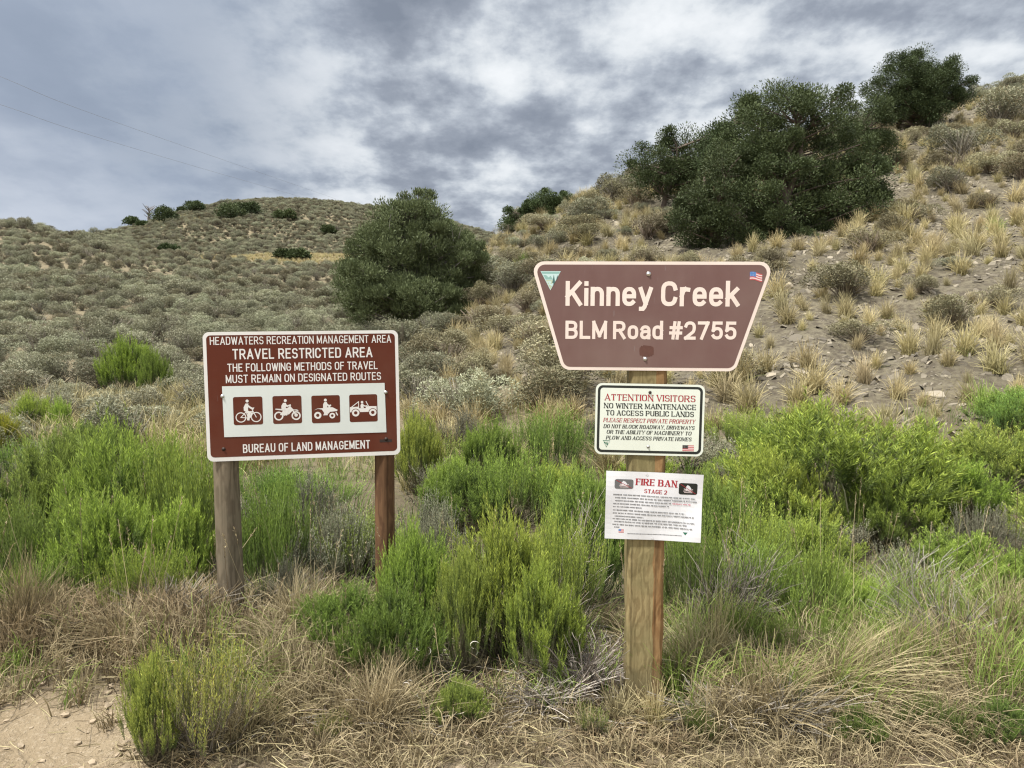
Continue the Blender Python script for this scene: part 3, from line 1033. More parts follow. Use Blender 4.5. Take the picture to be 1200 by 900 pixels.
# ------------------------------------------------------------------ travel sign on two round posts
def build_travel_sign():
    # corners of the panel as the photograph shows them, the left end a little nearer
    D0, D1 = 3.74, 3.90
    tl, tr_ = pix(238, 389, D0), pix(467, 386, D1)
    bl = pix(241, 541, D0)
    ex = tr_ - tl
    W = float(np.hypot(ex[0], ex[1]))
    H = float(tl[2] - bl[2])
    rz = math.atan2(ex[1], ex[0])
    zc = (tl[2] + bl[2]) / 2
    cx, cy = (tl[0] + tr_[0]) / 2, (tl[1] + tr_[1]) / 2
    g0 = gz(cx, cy)
    root = empty('travel_sign', (cx, cy, g0), rz)
    tag(root, 'red-brown travel restriction sign with four vehicle pictograms on two round wooden posts', 'sign')
    roll = math.atan2(float(tr_[2] - tl[2]), W)
    zl = zc - g0                                       # panel centre above the base
    # everything on the panel hangs under the panel so that it keeps the panel's slight roll
    pan = plate('sign_panel', rrect(-W / 2, -H / 2, W / 2, H / 2, .03), -.0015, .0015, [M['sign_white'], M['alu']], root)
    pan.location = (0, 0, zl + .004)
    pan.rotation_euler = (0, -roll * .8, 0)
    X = lambda f: -W / 2 + f * W
    Z = lambda f: H / 2 - f * H
    b = .016
    fl = Flat(.0019)
    fl.poly(rrect(-W / 2 + b, -H / 2 + b * 1.25, W / 2 - b, H / 2 - b, .02), 0)
    fl.build('brown_field', [M['sign_red']], pan)
    fl = Flat(.0024)
    rows = [('HEADWATERS RECREATION MANAGEMENT AREA', .035, .963, .068, .061, .115), ('TRAVEL RESTRICTED AREA', .145, .862, .172, .080, .135),
            ('THE FOLLOWING METHODS OF TRAVEL', .117, .888, .276, .063, .125), ('MUST REMAIN ON DESIGNATED ROUTES', .107, .905, .363, .063, .125),
            ('BUREAU OF LAND MANAGEMENT', .18, .838, .907, .068, .135)]
    for s, f0, f1, fc, ch, wgt in rows:
        text(fl, s, X(f0), X(f1), Z(fc + ch / 2), ch * H, wgt)
    fl.build('lettering', [M['sign_white']], pan)
    # white sticker panel with four symbols
    st = plate('pictogram_strip', [(X(.089), Z(.812)), (X(.927), Z(.815)), (X(.923), Z(.419)), (X(.087), Z(.418))], -.0036, -.0022, M['sticker_white'], pan)
    S = .148 * W
    for kind, fx in zip(('bicycle', 'motorcycle', 'quad', 'jeep'), (.213, .412, .611, .808)):
        c = (X(fx), Z(.612 if fx < .5 else .616))
        fl = Flat(.0040)
        fl.poly(rrect(c[0] - S / 2, c[1] - S / 2, c[0] + S / 2, c[1] + S / 2, S * .07), 0)
        fl.y -= .0002
        p = lambda x, y: (c[0] + (x - .5) * S, c[1] + (y - .5) * S)
        w = S * .5
        if kind == 'bicycle':
            for wx in (.25, .77):
                fl.ring(*p(wx, .27), S * .165, S * .034, 1)
            for a_, b_ in (((.25, .27), (.44, .47)), ((.44, .47), (.66, .47)), ((.66, .47), (.5, .24)), ((.5, .24), (.25, .27)), ((.5, .24), (.42, .52)), ((.62, .58), (.77, .27)), ((.60, .58), (.70, .6))):
                fl.stroke([p(*a_), p(*b_)], S * .014, 1)
            fl.poly([p(.36, .50), p(.35, .62), p(.42, .76), p(.52, .76), p(.51, .66), p(.50, .52), p(.44, .48)], 1)
            fl.stroke([p(.47, .71), p(.57, .62), p(.66, .57)], S * .03, 1)
            fl.stroke([p(.43, .51), p(.53, .42), p(.5, .2)], S * .042, 1)
            fl.stroke([p(.46, .5), p(.62, .40), p(.58, .28)], S * .03, 1)
            fl.disc(*p(.48, .85), S * .052, 1)
        elif kind == 'motorcycle':
            for wx in (.2, .8):
                fl.ring(*p(wx, .28), S * .135, S * .05, 1)
            fl.disc(*p(.8, .30), S * .06, 1)
            fl.poly([p(.24, .32), p(.36, .48), p(.60, .62), p(.72, .50), p(.56, .34), p(.40, .29)], 1)
            fl.poly([p(.08, .52), p(.10, .55), p(.36, .53), p(.42, .46)], 1)
            fl.stroke([p(.58, .64), p(.80, .30)], S * .022, 1)
            fl.poly([p(.62, .50), p(.84, .50), p(.90, .44), p(.76, .47)], 1)
            fl.poly([p(.30, .54), p(.30, .64), p(.36, .75), p(.46, .75), p(.48, .66), p(.44, .54)], 1)
            fl.stroke([p(.42, .70), p(.50, .63), p(.60, .66)], S * .028, 1)
            fl.stroke([p(.36, .55), p(.52, .50), p(.46, .34)], S * .04, 1)
            fl.disc(*p(.44, .83), S * .052, 1)
        elif kind == 'quad':
            for wx, r_ in ((.21, .125), (.72, .10)):
                fl.ring(*p(wx, .285 if wx < .5 else .26), S * r_ * .74, S * r_ * .55, 1)
            fl.poly([p(.08, .47), p(.22, .52), p(.36, .49), p(.44, .36), p(.60, .34), p(.64, .40), p(.88, .42), p(.92, .46), p(.74, .56), p(.58, .57), p(.40, .54), p(.2, .53)], 1)
            fl.poly([p(.40, .28), p(.44, .36), p(.56, .36), p(.56, .28)], 1)
            fl.stroke([p(.86, .36), p(.90, .28)], S * .02, 1)
            fl.stroke([p(.62, .56), p(.66, .64)], S * .02, 1)
            fl.poly([p(.40, .54), p(.41, .68), p(.45, .76), p(.54, .76), p(.56, .66), p(.54, .54)], 1)
            fl.stroke([p(.52, .70), p(.60, .62), p(.66, .63)], S * .028, 1)
            fl.disc(*p(.49, .83), S * .052, 1)
        else:
            fl.poly([p(.02, .36), p(.02, .55), p(.34, .56), p(.35, .50), p(.58, .50), p(.60, .57), p(.97, .56), p(.97, .40), p(.94, .36)], 1)
            for wx in (.22, .83):
                fl.disc(*p(wx, .335), S * .155, 0)
                fl.ring(*p(wx, .335), S * .097, S * .068, 1)
            fl.stroke([p(.08, .55), p(.33, .74), p(.33, .55)], S * .014, 1)
            fl.stroke([p(.60, .74), p(.68, .57)], S * .014, 1)
            fl.poly([p(.40, .50), p(.40, .62), p(.44, .67), p(.50, .66), p(.51, .50)], 1)
            fl.stroke([p(.48, .62), p(.56, .57), p(.62, .58)], S * .02, 1)
            fl.disc(*p(.455, .72), S * .045, 1)
        fl.build('pictogram', [M['sign_red'], M['sign_white']], pan)
    for fx, fz, mt in ((.087, .495, 'zinc'), (.928, .495, 'zinc'), (.083, .905, 'dark_steel'), (.925, .87, 'dark_steel'), (.93, .17, 'dark_steel'), (.07, .17, 'dark_steel')):
        if fz == .17:
            continue
        bolt(pan, X(fx), Z(fz), -.0040 if mt == 'zinc' else -.0022, M[mt], .0062)
    fl = Flat(.0024)
    fl.poly([(X(.89), Z(.895)), (X(.955), Z(.895)), (X(.955), Z(.872)), (X(.89), Z(.872))], 0)
    fl.build('maker_sticker', [M['dark_steel']], pan)
    # posts stand behind the panel
    for px, pyb, r0, r1, mat, sd in ((262, 0, .064, .057, 'post_round', 3), (451, 0, .051, .050, 'post_round_rust', 4)):
        wp = pix(px, 560, D0 + (D1 - D0) * (px - 238) / 229)
        lx = (wp[0] - cx) / math.cos(rz)
        yb = .0018 + r1
        gx, gy = cx + lx * math.cos(rz) - yb * math.sin(rz), cy + lx * math.sin(rz) + yb * math.cos(rz)
        z0 = gz(gx, gy) - g0 - .12
        round_post('post', root, lx + (.012 if px < 300 else -.006), yb + .004, z0, zl + H * .42, r0, r1, M[mat], (-.016 if px < 300 else .012, -.004), sd)
    return root, (cx, cy, rz, W, H, zc)


build_travel_sign()


# ------------------------------------------------------------------ road sign post
def build_signpost():
    D = 3.06
    base = pix(755, 830, D)
    g0 = gz(base[0], D)
    rz = rad(-3)
    root = empty('road_signpost', (base[0], D, g0), rz)
    tag(root, 'square yellowish wooden post carrying the brown trapezoid road name sign and a white visitor notice', 'signpost')
    k = D / F_PX                                        # metres per photo pixel at the sign

    def loc(u, v):                                      # sign-plane coordinates for a photo pixel
        p = pix(u, v, D)
        return (p[0] - base[0]), p[2] - g0
    # the post: a square timber, its right part stained by rust
    hw = .0735
    top = loc(755, 330)[1]
    mb = MB()
    nz = 30
    rng = np.random.default_rng(8)
    prof = [(-hw, -hw), (-.6 * hw, -hw), (.45 * hw, -hw), (hw, -hw), (hw, hw), (-hw, hw)]
    c = .013
    prof = [(-hw, -hw + c), (-hw + c, -hw), (hw * .42, -hw), (hw - c, -hw), (hw, -hw + c), (hw, hw - c), (hw - c, hw), (-hw + c, hw), (-hw, hw - c)]
    m = len(prof)
    V, q, mt = [], [], []
    for i in range(nz):
        z = -.15 + (top + .15) * i / (nz - 1)
        for j, (x, y) in enumerate(prof):
            V.append((x + .0018 * rng.normal(), y + .0015 * rng.normal() + hw + .004, z))
    qa = [(i * m + j, i * m + (j + 1) % m, (i + 1) * m + (j + 1) % m, (i + 1) * m + j) for i in range(nz - 1) for j in range(m) if j not in (2, 3, 4)]
    qb = [(i * m + j, i * m + (j + 1) % m, (i + 1) * m + (j + 1) % m, (i + 1) * m + j) for i in range(nz - 1) for j in (2, 3, 4)]
    mb.add(V, qa)
    mb.q.append(np.array(qb)); mb.qm.append(np.ones(len(qb), np.int32))
    mb.add([(x, y + hw + .004, top) for x, y in prof], [(0, 1, 2, 3), (0, 3, 4, 5), (0, 5, 6, 8), (6, 7, 8, 8)][:3])
    post = mb.build('post', [M['post_square'], M['post_rust']], root)

    # --- trapezoid road name sign
    c4 = [loc(*p) for p in ((621, 306.5), (905, 308), (866, 435.5), (655, 433))]
    x0 = c4[0][0]; W = c4[1][0] - c4[0][0]
    zt = c4[0][1]; H = zt - (c4[2][1] + c4[3][1]) / 2
    cx, cz = x0 + W / 2, zt - H / 2
    T = lambda fx, fy: (-W / 2 + fx * W, H / 2 - fy * H)
    outline = round_poly([T(.138, 1), T(.852, 1), T(1, 0), T(0, 0)], .04)
    outline = [(x, z) for x, z in outline]
    pan = plate('road_name_sign', outline, -.0015, .0015, [M['sign_cream'], M['alu']], root)
    pan['label'] = 'faded brown trapezoid road name sign with cream border'
    pan.location = (cx, -.0003, cz)
    pan.rotation_euler = (0, rad(.35), 0)
    b = .0125
    fl = Flat(.0020)
    s = lambda p: p
    ins = round_poly([(T(.138, 1)[0] + b * .72, T(0, 1)[1] + b), (T(.852, 1)[0] - b * .72, T(0, 1)[1] + b), (T(1, 0)[0] - b * 1.42, T(0, 0)[1] - b), (T(0, 0)[0] + b * 1.42, T(0, 0)[1] - b)], .030)
    fl.poly(ins, 0)
    fl.build('brown_field', [M['sign_fade']], pan)
    fl = Flat(.0025)
    text(fl, 'Kinney Creek', T(.148, 0)[0], T(.862, 0)[0], T(0, .407)[1], .228 * H, .168, gap=.125, space=.30)
    text(fl, 'BLM Road #2755', T(.149, 0)[0], T(.853, 0)[0], T(0, .712)[1], .168 * H, .172, gap=.125, space=.28)
    fl.build('lettering', [M['sign_cream']], pan)
    fl = Flat(.0025)
    emblem_triangle(fl, T(.043, 0)[0], T(.127, 0)[0], T(0, .09)[1], T(0, .265)[1], (0, 1, 2, 3))
    fl.build('triangle_emblem', [M['teal'], M['teal_dark'], M['ice'], M['leaf_ink']], pan)
    fl = Flat(.0025)
    emblem_flag(fl, T(.901, 0)[0], T(0, .165)[1], .05 * W, .072 * H, (0, 1, 2), .08, .12)
    fl.build('flag_decal', [M['flag_white'], M['flag_red'], M['flag_blue']], pan)
    fl = Flat(.0023)
    fl.poly([(x + .0018 * math.sin(31 * z + 900 * x), z + .0018 * math.sin(700 * x)) for x, z in rrect(T(.455, 0)[0], T(0, .87)[1], T(.518, 0)[0], T(0, .77)[1], .018)], 0)
    fl.build('rust_patch', [M['rust']], pan)
    bolt(pan, *T(.489, .113), -.0024, M['zinc'], .0062)
    bolt(pan, *T(.481, .893), -.0024, M['zinc'], .0055)

    # --- white visitor notice
    a, bb, cc = loc(698, 449), loc(825, 451.5), loc(698.5, 532)
    W = bb[0] - a[0]; H = a[1] - cc[1] + .002
    pan = plate('visitor_notice', rrect(-W / 2, -H / 2, W / 2, H / 2, .026), -.0012, .0012, [M['sign_mint'], M['alu']], root)
    pan['label'] = 'white metal notice with black rounded border and red heading'
    pan.location = ((a[0] + bb[0]) / 2, -.0003, (a[1] + cc[1]) / 2 - .004)
    pan.rotation_euler = (0, rad(.9), 0)
    X = lambda f: -W / 2 + f * W
    Z = lambda f: H / 2 - f * H
    fl = Flat(.0016)
    fl.poly(rrect(-W / 2 + .0085, -H / 2 + .0085, W / 2 - .0085, H / 2 - .0085, .020), 0)
    fl.y -= .0002
    fl.poly(rrect(-W / 2 + .0185, -H / 2 + .0185, W / 2 - .0185, H / 2 - .0185, .012), 1)
    fl.build('border', [M['ink_black'], M['sign_mint']], pan)
    fl = Flat(.0024)
    for s_, f0, f1, fc, ch, mat, sl, wg in (('ATTENTION VISITORS', .083, .915, .195, .088, 1, 0, .17), ('NO WINTER MAINTENANCE', .078, .922, .313, .072, 0, 0, .19),
                                           ('TO ACCESS PUBLIC LANDS', .098, .905, .412, .072, 0, 0, .19), ('PLEASE RESPECT PRIVATE PROPERTY', .075, .915, .515, .058, 1, .2, .15),
                                           ('DO NOT BLOCK ROADWAY, DRIVEWAYS', .078, .912, .602, .052, 0, .2, .185), ('OR THE ABILITY OF MACHINERY TO', .107, .885, .680, .052, 0, .2, .185),
                                           ('PLOW AND ACCESS PRIVATE HOMES', .103, .888, .762, .052, 0, .2, .185)):
        text(fl, s_, X(f0), X(f1), Z(fc + ch / 2), ch * H, wg, mat, True, sl)
    fl.build('lettering', [M['ink_black'], M['ink_red']], pan)
    fl = Flat(.0022)
    emblem_triangle(fl, X(.072), X(.145), Z(.80), Z(.905), (0, 0, 1, 0))
    fl.build('triangle_emblem', [M['ink_green'], M['sign_mint']], pan)
    fl = Flat(.0022)
    emblem_flag(fl, X(.81), Z(.928), .105 * W, .082 * H, (0, 1, 2))
    fl.build('flag_decal', [M['flag_white'], M['flag_red'], M['ink_black']], pan)
    bolt(pan, X(.498), Z(.118), -.0022, M['dark_steel'], .0042)
    bolt(pan, X(.495), Z(.878), -.0022, M['alu'], .0042)

    # --- laminated paper notice stapled to the post
    c4 = [np.array(loc(*p)) for p in ((710.5, 551.5), (823, 555), (819, 633.5), (708.5, 631))]
    ctr = sum(c4) / 4
    wx = base[0] + ctr[0] * math.cos(rz); wy = D + ctr[0] * math.sin(rz)
    pr = empty('fire_ban_notice', (wx, wy - .0015, g0 + ctr[1]), rz)
    tag(pr, 'white laminated paper fire ban notice with red heading stapled to the wooden post', 'notice')
    # slightly curled sheet: bilinear between the corners, bowed towards the viewer at the sides
    n = 14

    def S(fx, fy, lift=0.0):
        p = (c4[0] * (1 - fx) + c4[1] * fx) * (1 - fy) + (c4[3] * (1 - fx) + c4[2] * fx) * fy - ctr
        bow = .008 * ((fx - .42) * 2) ** 2 + .008 * math.sin(fy * 5 + fx * 3) * abs(fx - .42) + .0012 * math.sin(fx * 9 + fy * 6)
        return (p[0], -.004 - bow - lift, p[1])
    V = [S(i / n, j / n) for j in range(n + 1) for i in range(n + 1)]
    Vb = [(x, y + .0007, z) for x, y, z in V]
    q = [((n + 1) * j + i, (n + 1) * (j + 1) + i, (n + 1) * (j + 1) + i + 1, (n + 1) * j + i + 1) for j in range(n) for i in range(n)]
    o = (n + 1) ** 2
    q += [tuple(o + k_ for k_ in reversed(f)) for f in q]
    ed = [j for j in range(n + 1)] + [(n + 1) * j + n for j in range(1, n + 1)] + [(n + 1) * n + i for i in range(n - 1, -1, -1)] + [(n + 1) * j for j in range(n - 1, 0, -1)]
    q += [(ed[i], ed[(i + 1) % len(ed)], o + ed[(i + 1) % len(ed)], o + ed[i]) for i in range(len(ed))]
    mb = MB()
    mb.add(V + Vb, q)
    mb.build('sheet', M['paper'], pr)

    def lay(fl, name, mats):
        """bend the flat drawing (unit box, y down) onto the sheet"""
        fl.v = [S(x, -z, .0005 + abs(y)) for x, y, z in fl.v]
        return fl.build(name, mats, pr)
    fl = Flat(0)
    fl.step = .00002
    text(fl, 'FIRE BAN', .31, .735, -.20, .098, .17, 0, True, angle=-.02)
    text(fl, 'STAGE 2', .40, .635, -.312, .058, .17, 0, True, angle=-.03)
    lay(fl, 'heading', [M['ink_red']])
    fl = Flat(0)
    fl.step = .00002
    rng = np.random.default_rng(4)
    rows = [(.355, .08, .93), (.40, .10, .94), (.445, .10, .88), (.49, .08, .66), (.535, .08, .38), (.585, .08, .83), (.63, .08, .92), (.675, .10, .40), (.715, .08, .92), (.755, .10, .86), (.80, .08, .91), (.838, .10, .15)]
    for fy, f0, f1 in rows:
        x = f0
        while x < f1:
            w_ = min(rng.uniform(.012, .055), f1 - x)
            red = fy == .445 and x > .66
            # each word: a row of letter-height dashes
            xx = x
            while xx < x + w_:
                lw = rng.uniform(.004, .008)
                hh = rng.uniform(.006, .011)
                sk = -.05 * (xx - .5)
                fl.poly([(xx, -fy + sk * .6 - hh), (xx + lw, -fy + sk * .6 - hh), (xx + lw, -fy + sk * .6 + hh), (xx, -fy + sk * .6 + hh)], 1 if red else 0)
                xx += lw + .003
            x += w_ + .011
        fl.y = 0
    x = .24
    while x < .80:
        lw = rng.uniform(.004, .012)
        fl.poly([(x, -.922), (x + lw, -.922), (x + lw, -.910), (x, -.910)], 0)
        x += lw + .004
        fl.y = 0
    lay(fl, 'fine_print', [M['ink_grey'], M['ink_pink']])
    for (ax, ay, bx, by, fieldm) in ((.09, .115, .285, .255, 'ink_grey'), (.755, .135, .945, .305, 'ink_black')):
        fl = Flat(0)
        fl.step = .0001
        fl.poly(rrect(ax, -by, bx, -ay, .025), 0)
        w_, h_ = bx - ax, by - ay
        P = lambda x_, y_: (ax + x_ * w_, -by + y_ * h_)
        fl.poly([P(.40, .42), P(.36, .62), P(.46, .84), P(.58, .74), P(.68, .50), P(.60, .36)], 1)
        fl.stroke([P(.30, .48), P(.5, .32), P(.74, .26)], w_ * .028, 2)
        fl.stroke([P(.28, .30), P(.5, .34), P(.74, .44)], w_ * .028, 2)
        fl.stroke([P(.32, .18), P(.72, .18)], w_ * .022, 2)
        fl.stroke([P(.10, .88), P(.90, .10)], w_ * .018, 3)
        lay(fl, 'campfire_symbol', [M[fieldm], M['paper'], M['flag_white'], M['ink_red']])
    fl = Flat(0)
    fl.step = .00005
    emblem_flag(fl, .145, -.905, .055, .05, (0, 1, 2))
    lay(fl, 'flag_decal', [M['flag_white'], M['flag_red'], M['flag_blue']])
    fl = Flat(0)
    fl.step = .00005
    fl.poly([(.815, -.862), (.84, -.905), (.865, -.862)], 0)
    lay(fl, 'triangle_emblem', [M['ink_green']])
    for fx, fy in ((.42, .03), (.50, .965)):
        mb = MB()
        x_, y_, z_ = S(fx, fy, .001)
        tubes(mb, np.array([[(x_ - .006, y_ - .001, z_), (x_, y_ - .0015, z_), (x_ + .006, y_ - .001, z_)]]), .0006, .0006, 4)
        mb.build('staple', M['zinc'], pr)
    return root


build_signpost()

# ------------------------------------------------------------------ plants
def shrub_meshes(name, seed, h=1.0, spread=.5, nb=42, nw=8, nl=30, wand=.42, leaf=(.030, .0045), up=1.6, leafmat='rabbit', stemmat='twig', low=18, lean=(0, 0), stem_w=.0035, tuft=True, start=.12, side=.55):
    """an upright twiggy shrub: woody branches from one root, leafy wands at their ends; returns (foliage mesh, stem mesh)"""
    rng = np.random.default_rng(seed)
    fo, stm = MB(), MB()
    # main branches; a few strong lobes make the outline uneven
    nlobe = 6
    la = rng.random(nlobe) * 2 * np.pi
    lr = spread * np.sqrt(rng.random(nlobe)) * .85
    lh = rng.uniform(.82, 1.04, nlobe)
    k = rng.integers(0, nlobe, nb)
    ex = lr[k] * np.cos(la[k]) + rng.normal(size=nb) * spread * .27
    ey = lr[k] * np.sin(la[k]) + rng.normal(size=nb) * spread * .27
    rr = np.hypot(ex, ey) / spread
    ez = h * (1 - wand * .75) * lh[k] * (1 - .34 * np.clip(rr, 0, 1.3) ** 2) * rng.uniform(.72, 1.05, nb)
    ez = np.maximum(ez, h * .16)
    p0 = np.stack([rng.normal(size=nb) * spread * .1, rng.normal(size=nb) * spread * .1, np.full(nb, -.02)], 1)
    p2 = np.stack([ex + lean[0] * ez, ey + lean[1] * ez, ez], 1)
    p1 = p0 * .4 + p2 * np.array([.75, .75, .35]) + rng.normal(size=(nb, 3)) * h * .04
    B = bez(p0, p1, p2, 7)
    B[:, 1:-1] += rng.normal(size=(nb, 5, 3)) * h * .012
    tubes(stm, B, rng.uniform(.005, .011, nb) * h, stem_w * .9, 4, tip=(0, .3), rnd=rng.random(nb))
    # wands
    n = nb * nw
    bi = np.repeat(np.arange(nb), nw)
    f = rng.uniform(.45, 1.0, n) ** .7
    seg = np.clip((f * 6).astype(int), 0, 5)
    ff = f * 6 - seg
    q0 = B[bi, seg] * (1 - ff[:, None]) + B[bi, seg + 1] * ff[:, None]
    out = np.stack([q0[:, 0], q0[:, 1], np.zeros(n)], 1) / spread
    d = unit(out * .55 + np.array([lean[0], lean[1], up]) + rng.normal(size=(n, 3)) * .30)
    L = h * wand * rng.uniform(.5, 1.05, n)
    q2 = q0 + d * L[:, None]
    q1 = (q0 + q2) / 2 + rng.normal(size=(n, 3)) * L[:, None] * .07 + out * L[:, None] * .08
    Wd = bez(q0, q1, q2, 5)
    wr = rng.random(n)
    ribbons(stm, Wd, stem_w, stem_w * .5, rng, tip=(.4, 1), rnd=wr)
    # leaves
    t = np.linspace(start, 1.0, nl)[None] + rng.uniform(-.5, .5, (n, nl)) / nl
    t = np.clip(t, 0, 1)
    s4 = np.clip((t * 4).astype(int), 0, 3)
    f4 = (t * 4 - s4)[..., None]
    ii = np.arange(n)[:, None]
    lp = Wd[ii, s4] * (1 - f4) + Wd[ii, s4 + 1] * f4
    dd = unit(Wd[ii, s4 + 1] - Wd[ii, s4])
    sidev = perp(dd, rng)
    ld = dd * .85 + sidev * side * (1.15 - t[..., None] * .5)
    ll = leaf[0] * rng.uniform(.6, 1.25, (n, nl)) * (1.1 - .35 * t)
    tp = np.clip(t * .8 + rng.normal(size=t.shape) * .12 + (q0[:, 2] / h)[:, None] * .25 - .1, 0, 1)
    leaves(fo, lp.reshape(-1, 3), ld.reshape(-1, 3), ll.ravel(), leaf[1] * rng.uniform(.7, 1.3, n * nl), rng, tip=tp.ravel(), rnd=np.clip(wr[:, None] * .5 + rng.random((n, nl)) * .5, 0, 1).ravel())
    if low:                                   # bare twigs round the foot
        a = rng.random(low) * 2 * np.pi
        r = spread * rng.uniform(.5, 1.15, low)
        e = np.stack([r * np.cos(a), r * np.sin(a), h * rng.uniform(.03, .35, low)], 1)
        b0 = rng.normal(size=(low, 3)) * np.array([.08, .08, 0]) * spread
        ribbons(stm, bez(b0, e * .5 + np.array([0, 0, h * .16]), e, 6), stem_w * 1.6, stem_w * .5, rng, tip=(0, .12))
    return fo.mesh(name + '_foliage', M[leafmat]), stm.mesh(name + '_stems', M[stemmat])


def dome_shrub(name, seed, h=1.0, spread=.5, nb=130, nw=7, nl=42, wand=.27, leaf=(.040, .0058), leafmat='rabbit', stemmat='green_stem', low=30):
    """a dense rounded shrub: brush-like leafy shoots standing all over a lumpy dome, bare woody legs below"""
    rng = np.random.default_rng(seed)
    fo, stm = MB(), MB()
    a = rng.random(nb) * 2 * np.pi
    r = np.sqrt(rng.random(nb)) * 1.0
    ph = rng.random(4) * 6.28
    lump = 1 + .16 * np.sin(a * 3 + ph[0]) + .12 * np.sin(a * 5 + ph[1] + r * 4)
    ex, ey = spread * r * np.cos(a) * lump, spread * r * np.sin(a) * lump
    bump = 1 + .17 * np.sin(ex / spread * 5 + ph[2]) * np.sin(ey / spread * 5 + ph[3])
    ez = h * (1 - wand) * np.sqrt(np.clip(1.0 - .86 * r ** 2, .05, 1)) * bump * (1 - .38 * rng.random(nb) ** 2.2)
    p0 = rng.normal(size=(nb, 3)) * np.array([spread * .12, spread * .12, 0])
    p2 = np.stack([ex, ey, ez], 1)
    p1 = p0 * .4 + p2 * np.array([.8, .8, .35]) + rng.normal(size=(nb, 3)) * h * .04
    B = bez(p0, p1, p2, 7)
    B[:, 1:-1] += rng.normal(size=(nb, 5, 3)) * h * .012
    tubes(stm, B, rng.uniform(.004, .010, nb) * h, .003, 4, tip=(0, .3), rnd=rng.random(nb))
    n = nb * nw
    bi = np.repeat(np.arange(nb), nw)
    q0 = B[bi, 6] - (B[bi, 6] - B[bi, 5]) * rng.random(n)[:, None] * .9
    out = np.stack([q0[:, 0], q0[:, 1], np.zeros(n)], 1) / spread
    d = unit(out * .55 + np.array([0, 0, 1.25]) + rng.normal(size=(n, 3)) * .26)
    L = h * wand * rng.uniform(.55, 1.15, n)
    q2 = q0 + d * L[:, None]
    Wd = bez(q0, (q0 + q2) / 2 + out * L[:, None] * .08 + rng.normal(size=(n, 3)) * L[:, None] * .06, q2, 5)
    wr = np.clip(rng.random(nb)[bi] * .6 + rng.random(n) * .4, 0, 1)
    ribbons(stm, Wd, .004, .002, rng, tip=(.45, 1), rnd=wr)
    t = np.clip(np.linspace(.02, 1.0, nl)[None] + rng.uniform(-.5, .5, (n, nl)) / nl, 0, 1)
    s4 = np.clip((t * 4).astype(int), 0, 3)
    f4 = (t * 4 - s4)[..., None]
    ii = np.arange(n)[:, None]
    lp = Wd[ii, s4] * (1 - f4) + Wd[ii, s4 + 1] * f4
    dd = unit(Wd[ii, s4 + 1] - Wd[ii, s4])
    ld = dd * .8 + perp(dd, rng) * .75 * (1.1 - t[..., None] * .5)
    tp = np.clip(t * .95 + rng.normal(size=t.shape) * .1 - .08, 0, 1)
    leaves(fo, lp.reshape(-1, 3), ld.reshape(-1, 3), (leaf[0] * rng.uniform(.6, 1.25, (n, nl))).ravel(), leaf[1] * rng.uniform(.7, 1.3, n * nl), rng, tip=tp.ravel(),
           rnd=np.clip(wr[:, None] * .6 + rng.random((n, nl)) * .4, 0, 1).ravel())
    a = rng.random(low) * 2 * np.pi
    rr = spread * rng.uniform(.5, 1.1, low)
    e = np.stack([rr * np.cos(a), rr * np.sin(a), h * rng.uniform(.1, .75, low)], 1)
    ribbons(stm, bez(np.zeros((low, 3)), e * .5 + np.array([0, 0, h * .12]), e, 6), .006, .002, rng, tip=(0, .12))
    return fo.mesh(name + '_foliage', M[leafmat]), stm.mesh(name + '_stems', M[stemmat])


def place_shrub(kind, meshes, loc, sx, sz, rz, label, cat, group=None, color=None):
    fo, st = meshes
    r = empty(kind, loc, rz, (sx, sx, sz))
    tag(r, label, cat, group)
    a = link('foliage', fo, r)
    b = link('stems', st, r)
    if color:
        a.color = (*color, 1)
    return r


RB = [dome_shrub('rabbitbrush', 10 + i, leafmat=m) for i, m in enumerate(('rabbit', 'rabbit_deep', 'rabbit', 'rabbit_yellow', 'rabbit_deep'))]
RBX = [shrub_meshes('loose_rabbitbrush', 30 + i, 1.0, .5, 46, 12, 30, wand=.6, up=2.0, leaf=(.038, .0065), leafmat=m, stemmat='green_stem', side=.35) for i, m in enumerate(('rabbit', 'rabbit_deep'))]
RBX.append(shrub_meshes('loose_rabbitbrush', 36, 1.0, .5, 40, 7, 26, wand=.36, up=1.6, leaf=(.036, .0075), leafmat='rabbit_yellow', stemmat='twig', side=.6, low=40))
SG = [shrub_meshes('sagebrush', 50 + i, 1.0, .62, 50, 10, 24, wand=.34, up=1.2, leaf=(.028, .0095), leafmat=m, low=26, side=.8) for i, m in enumerate(('sage', 'sage_pale', 'sage'))]
RNG = np.random.default_rng(77)

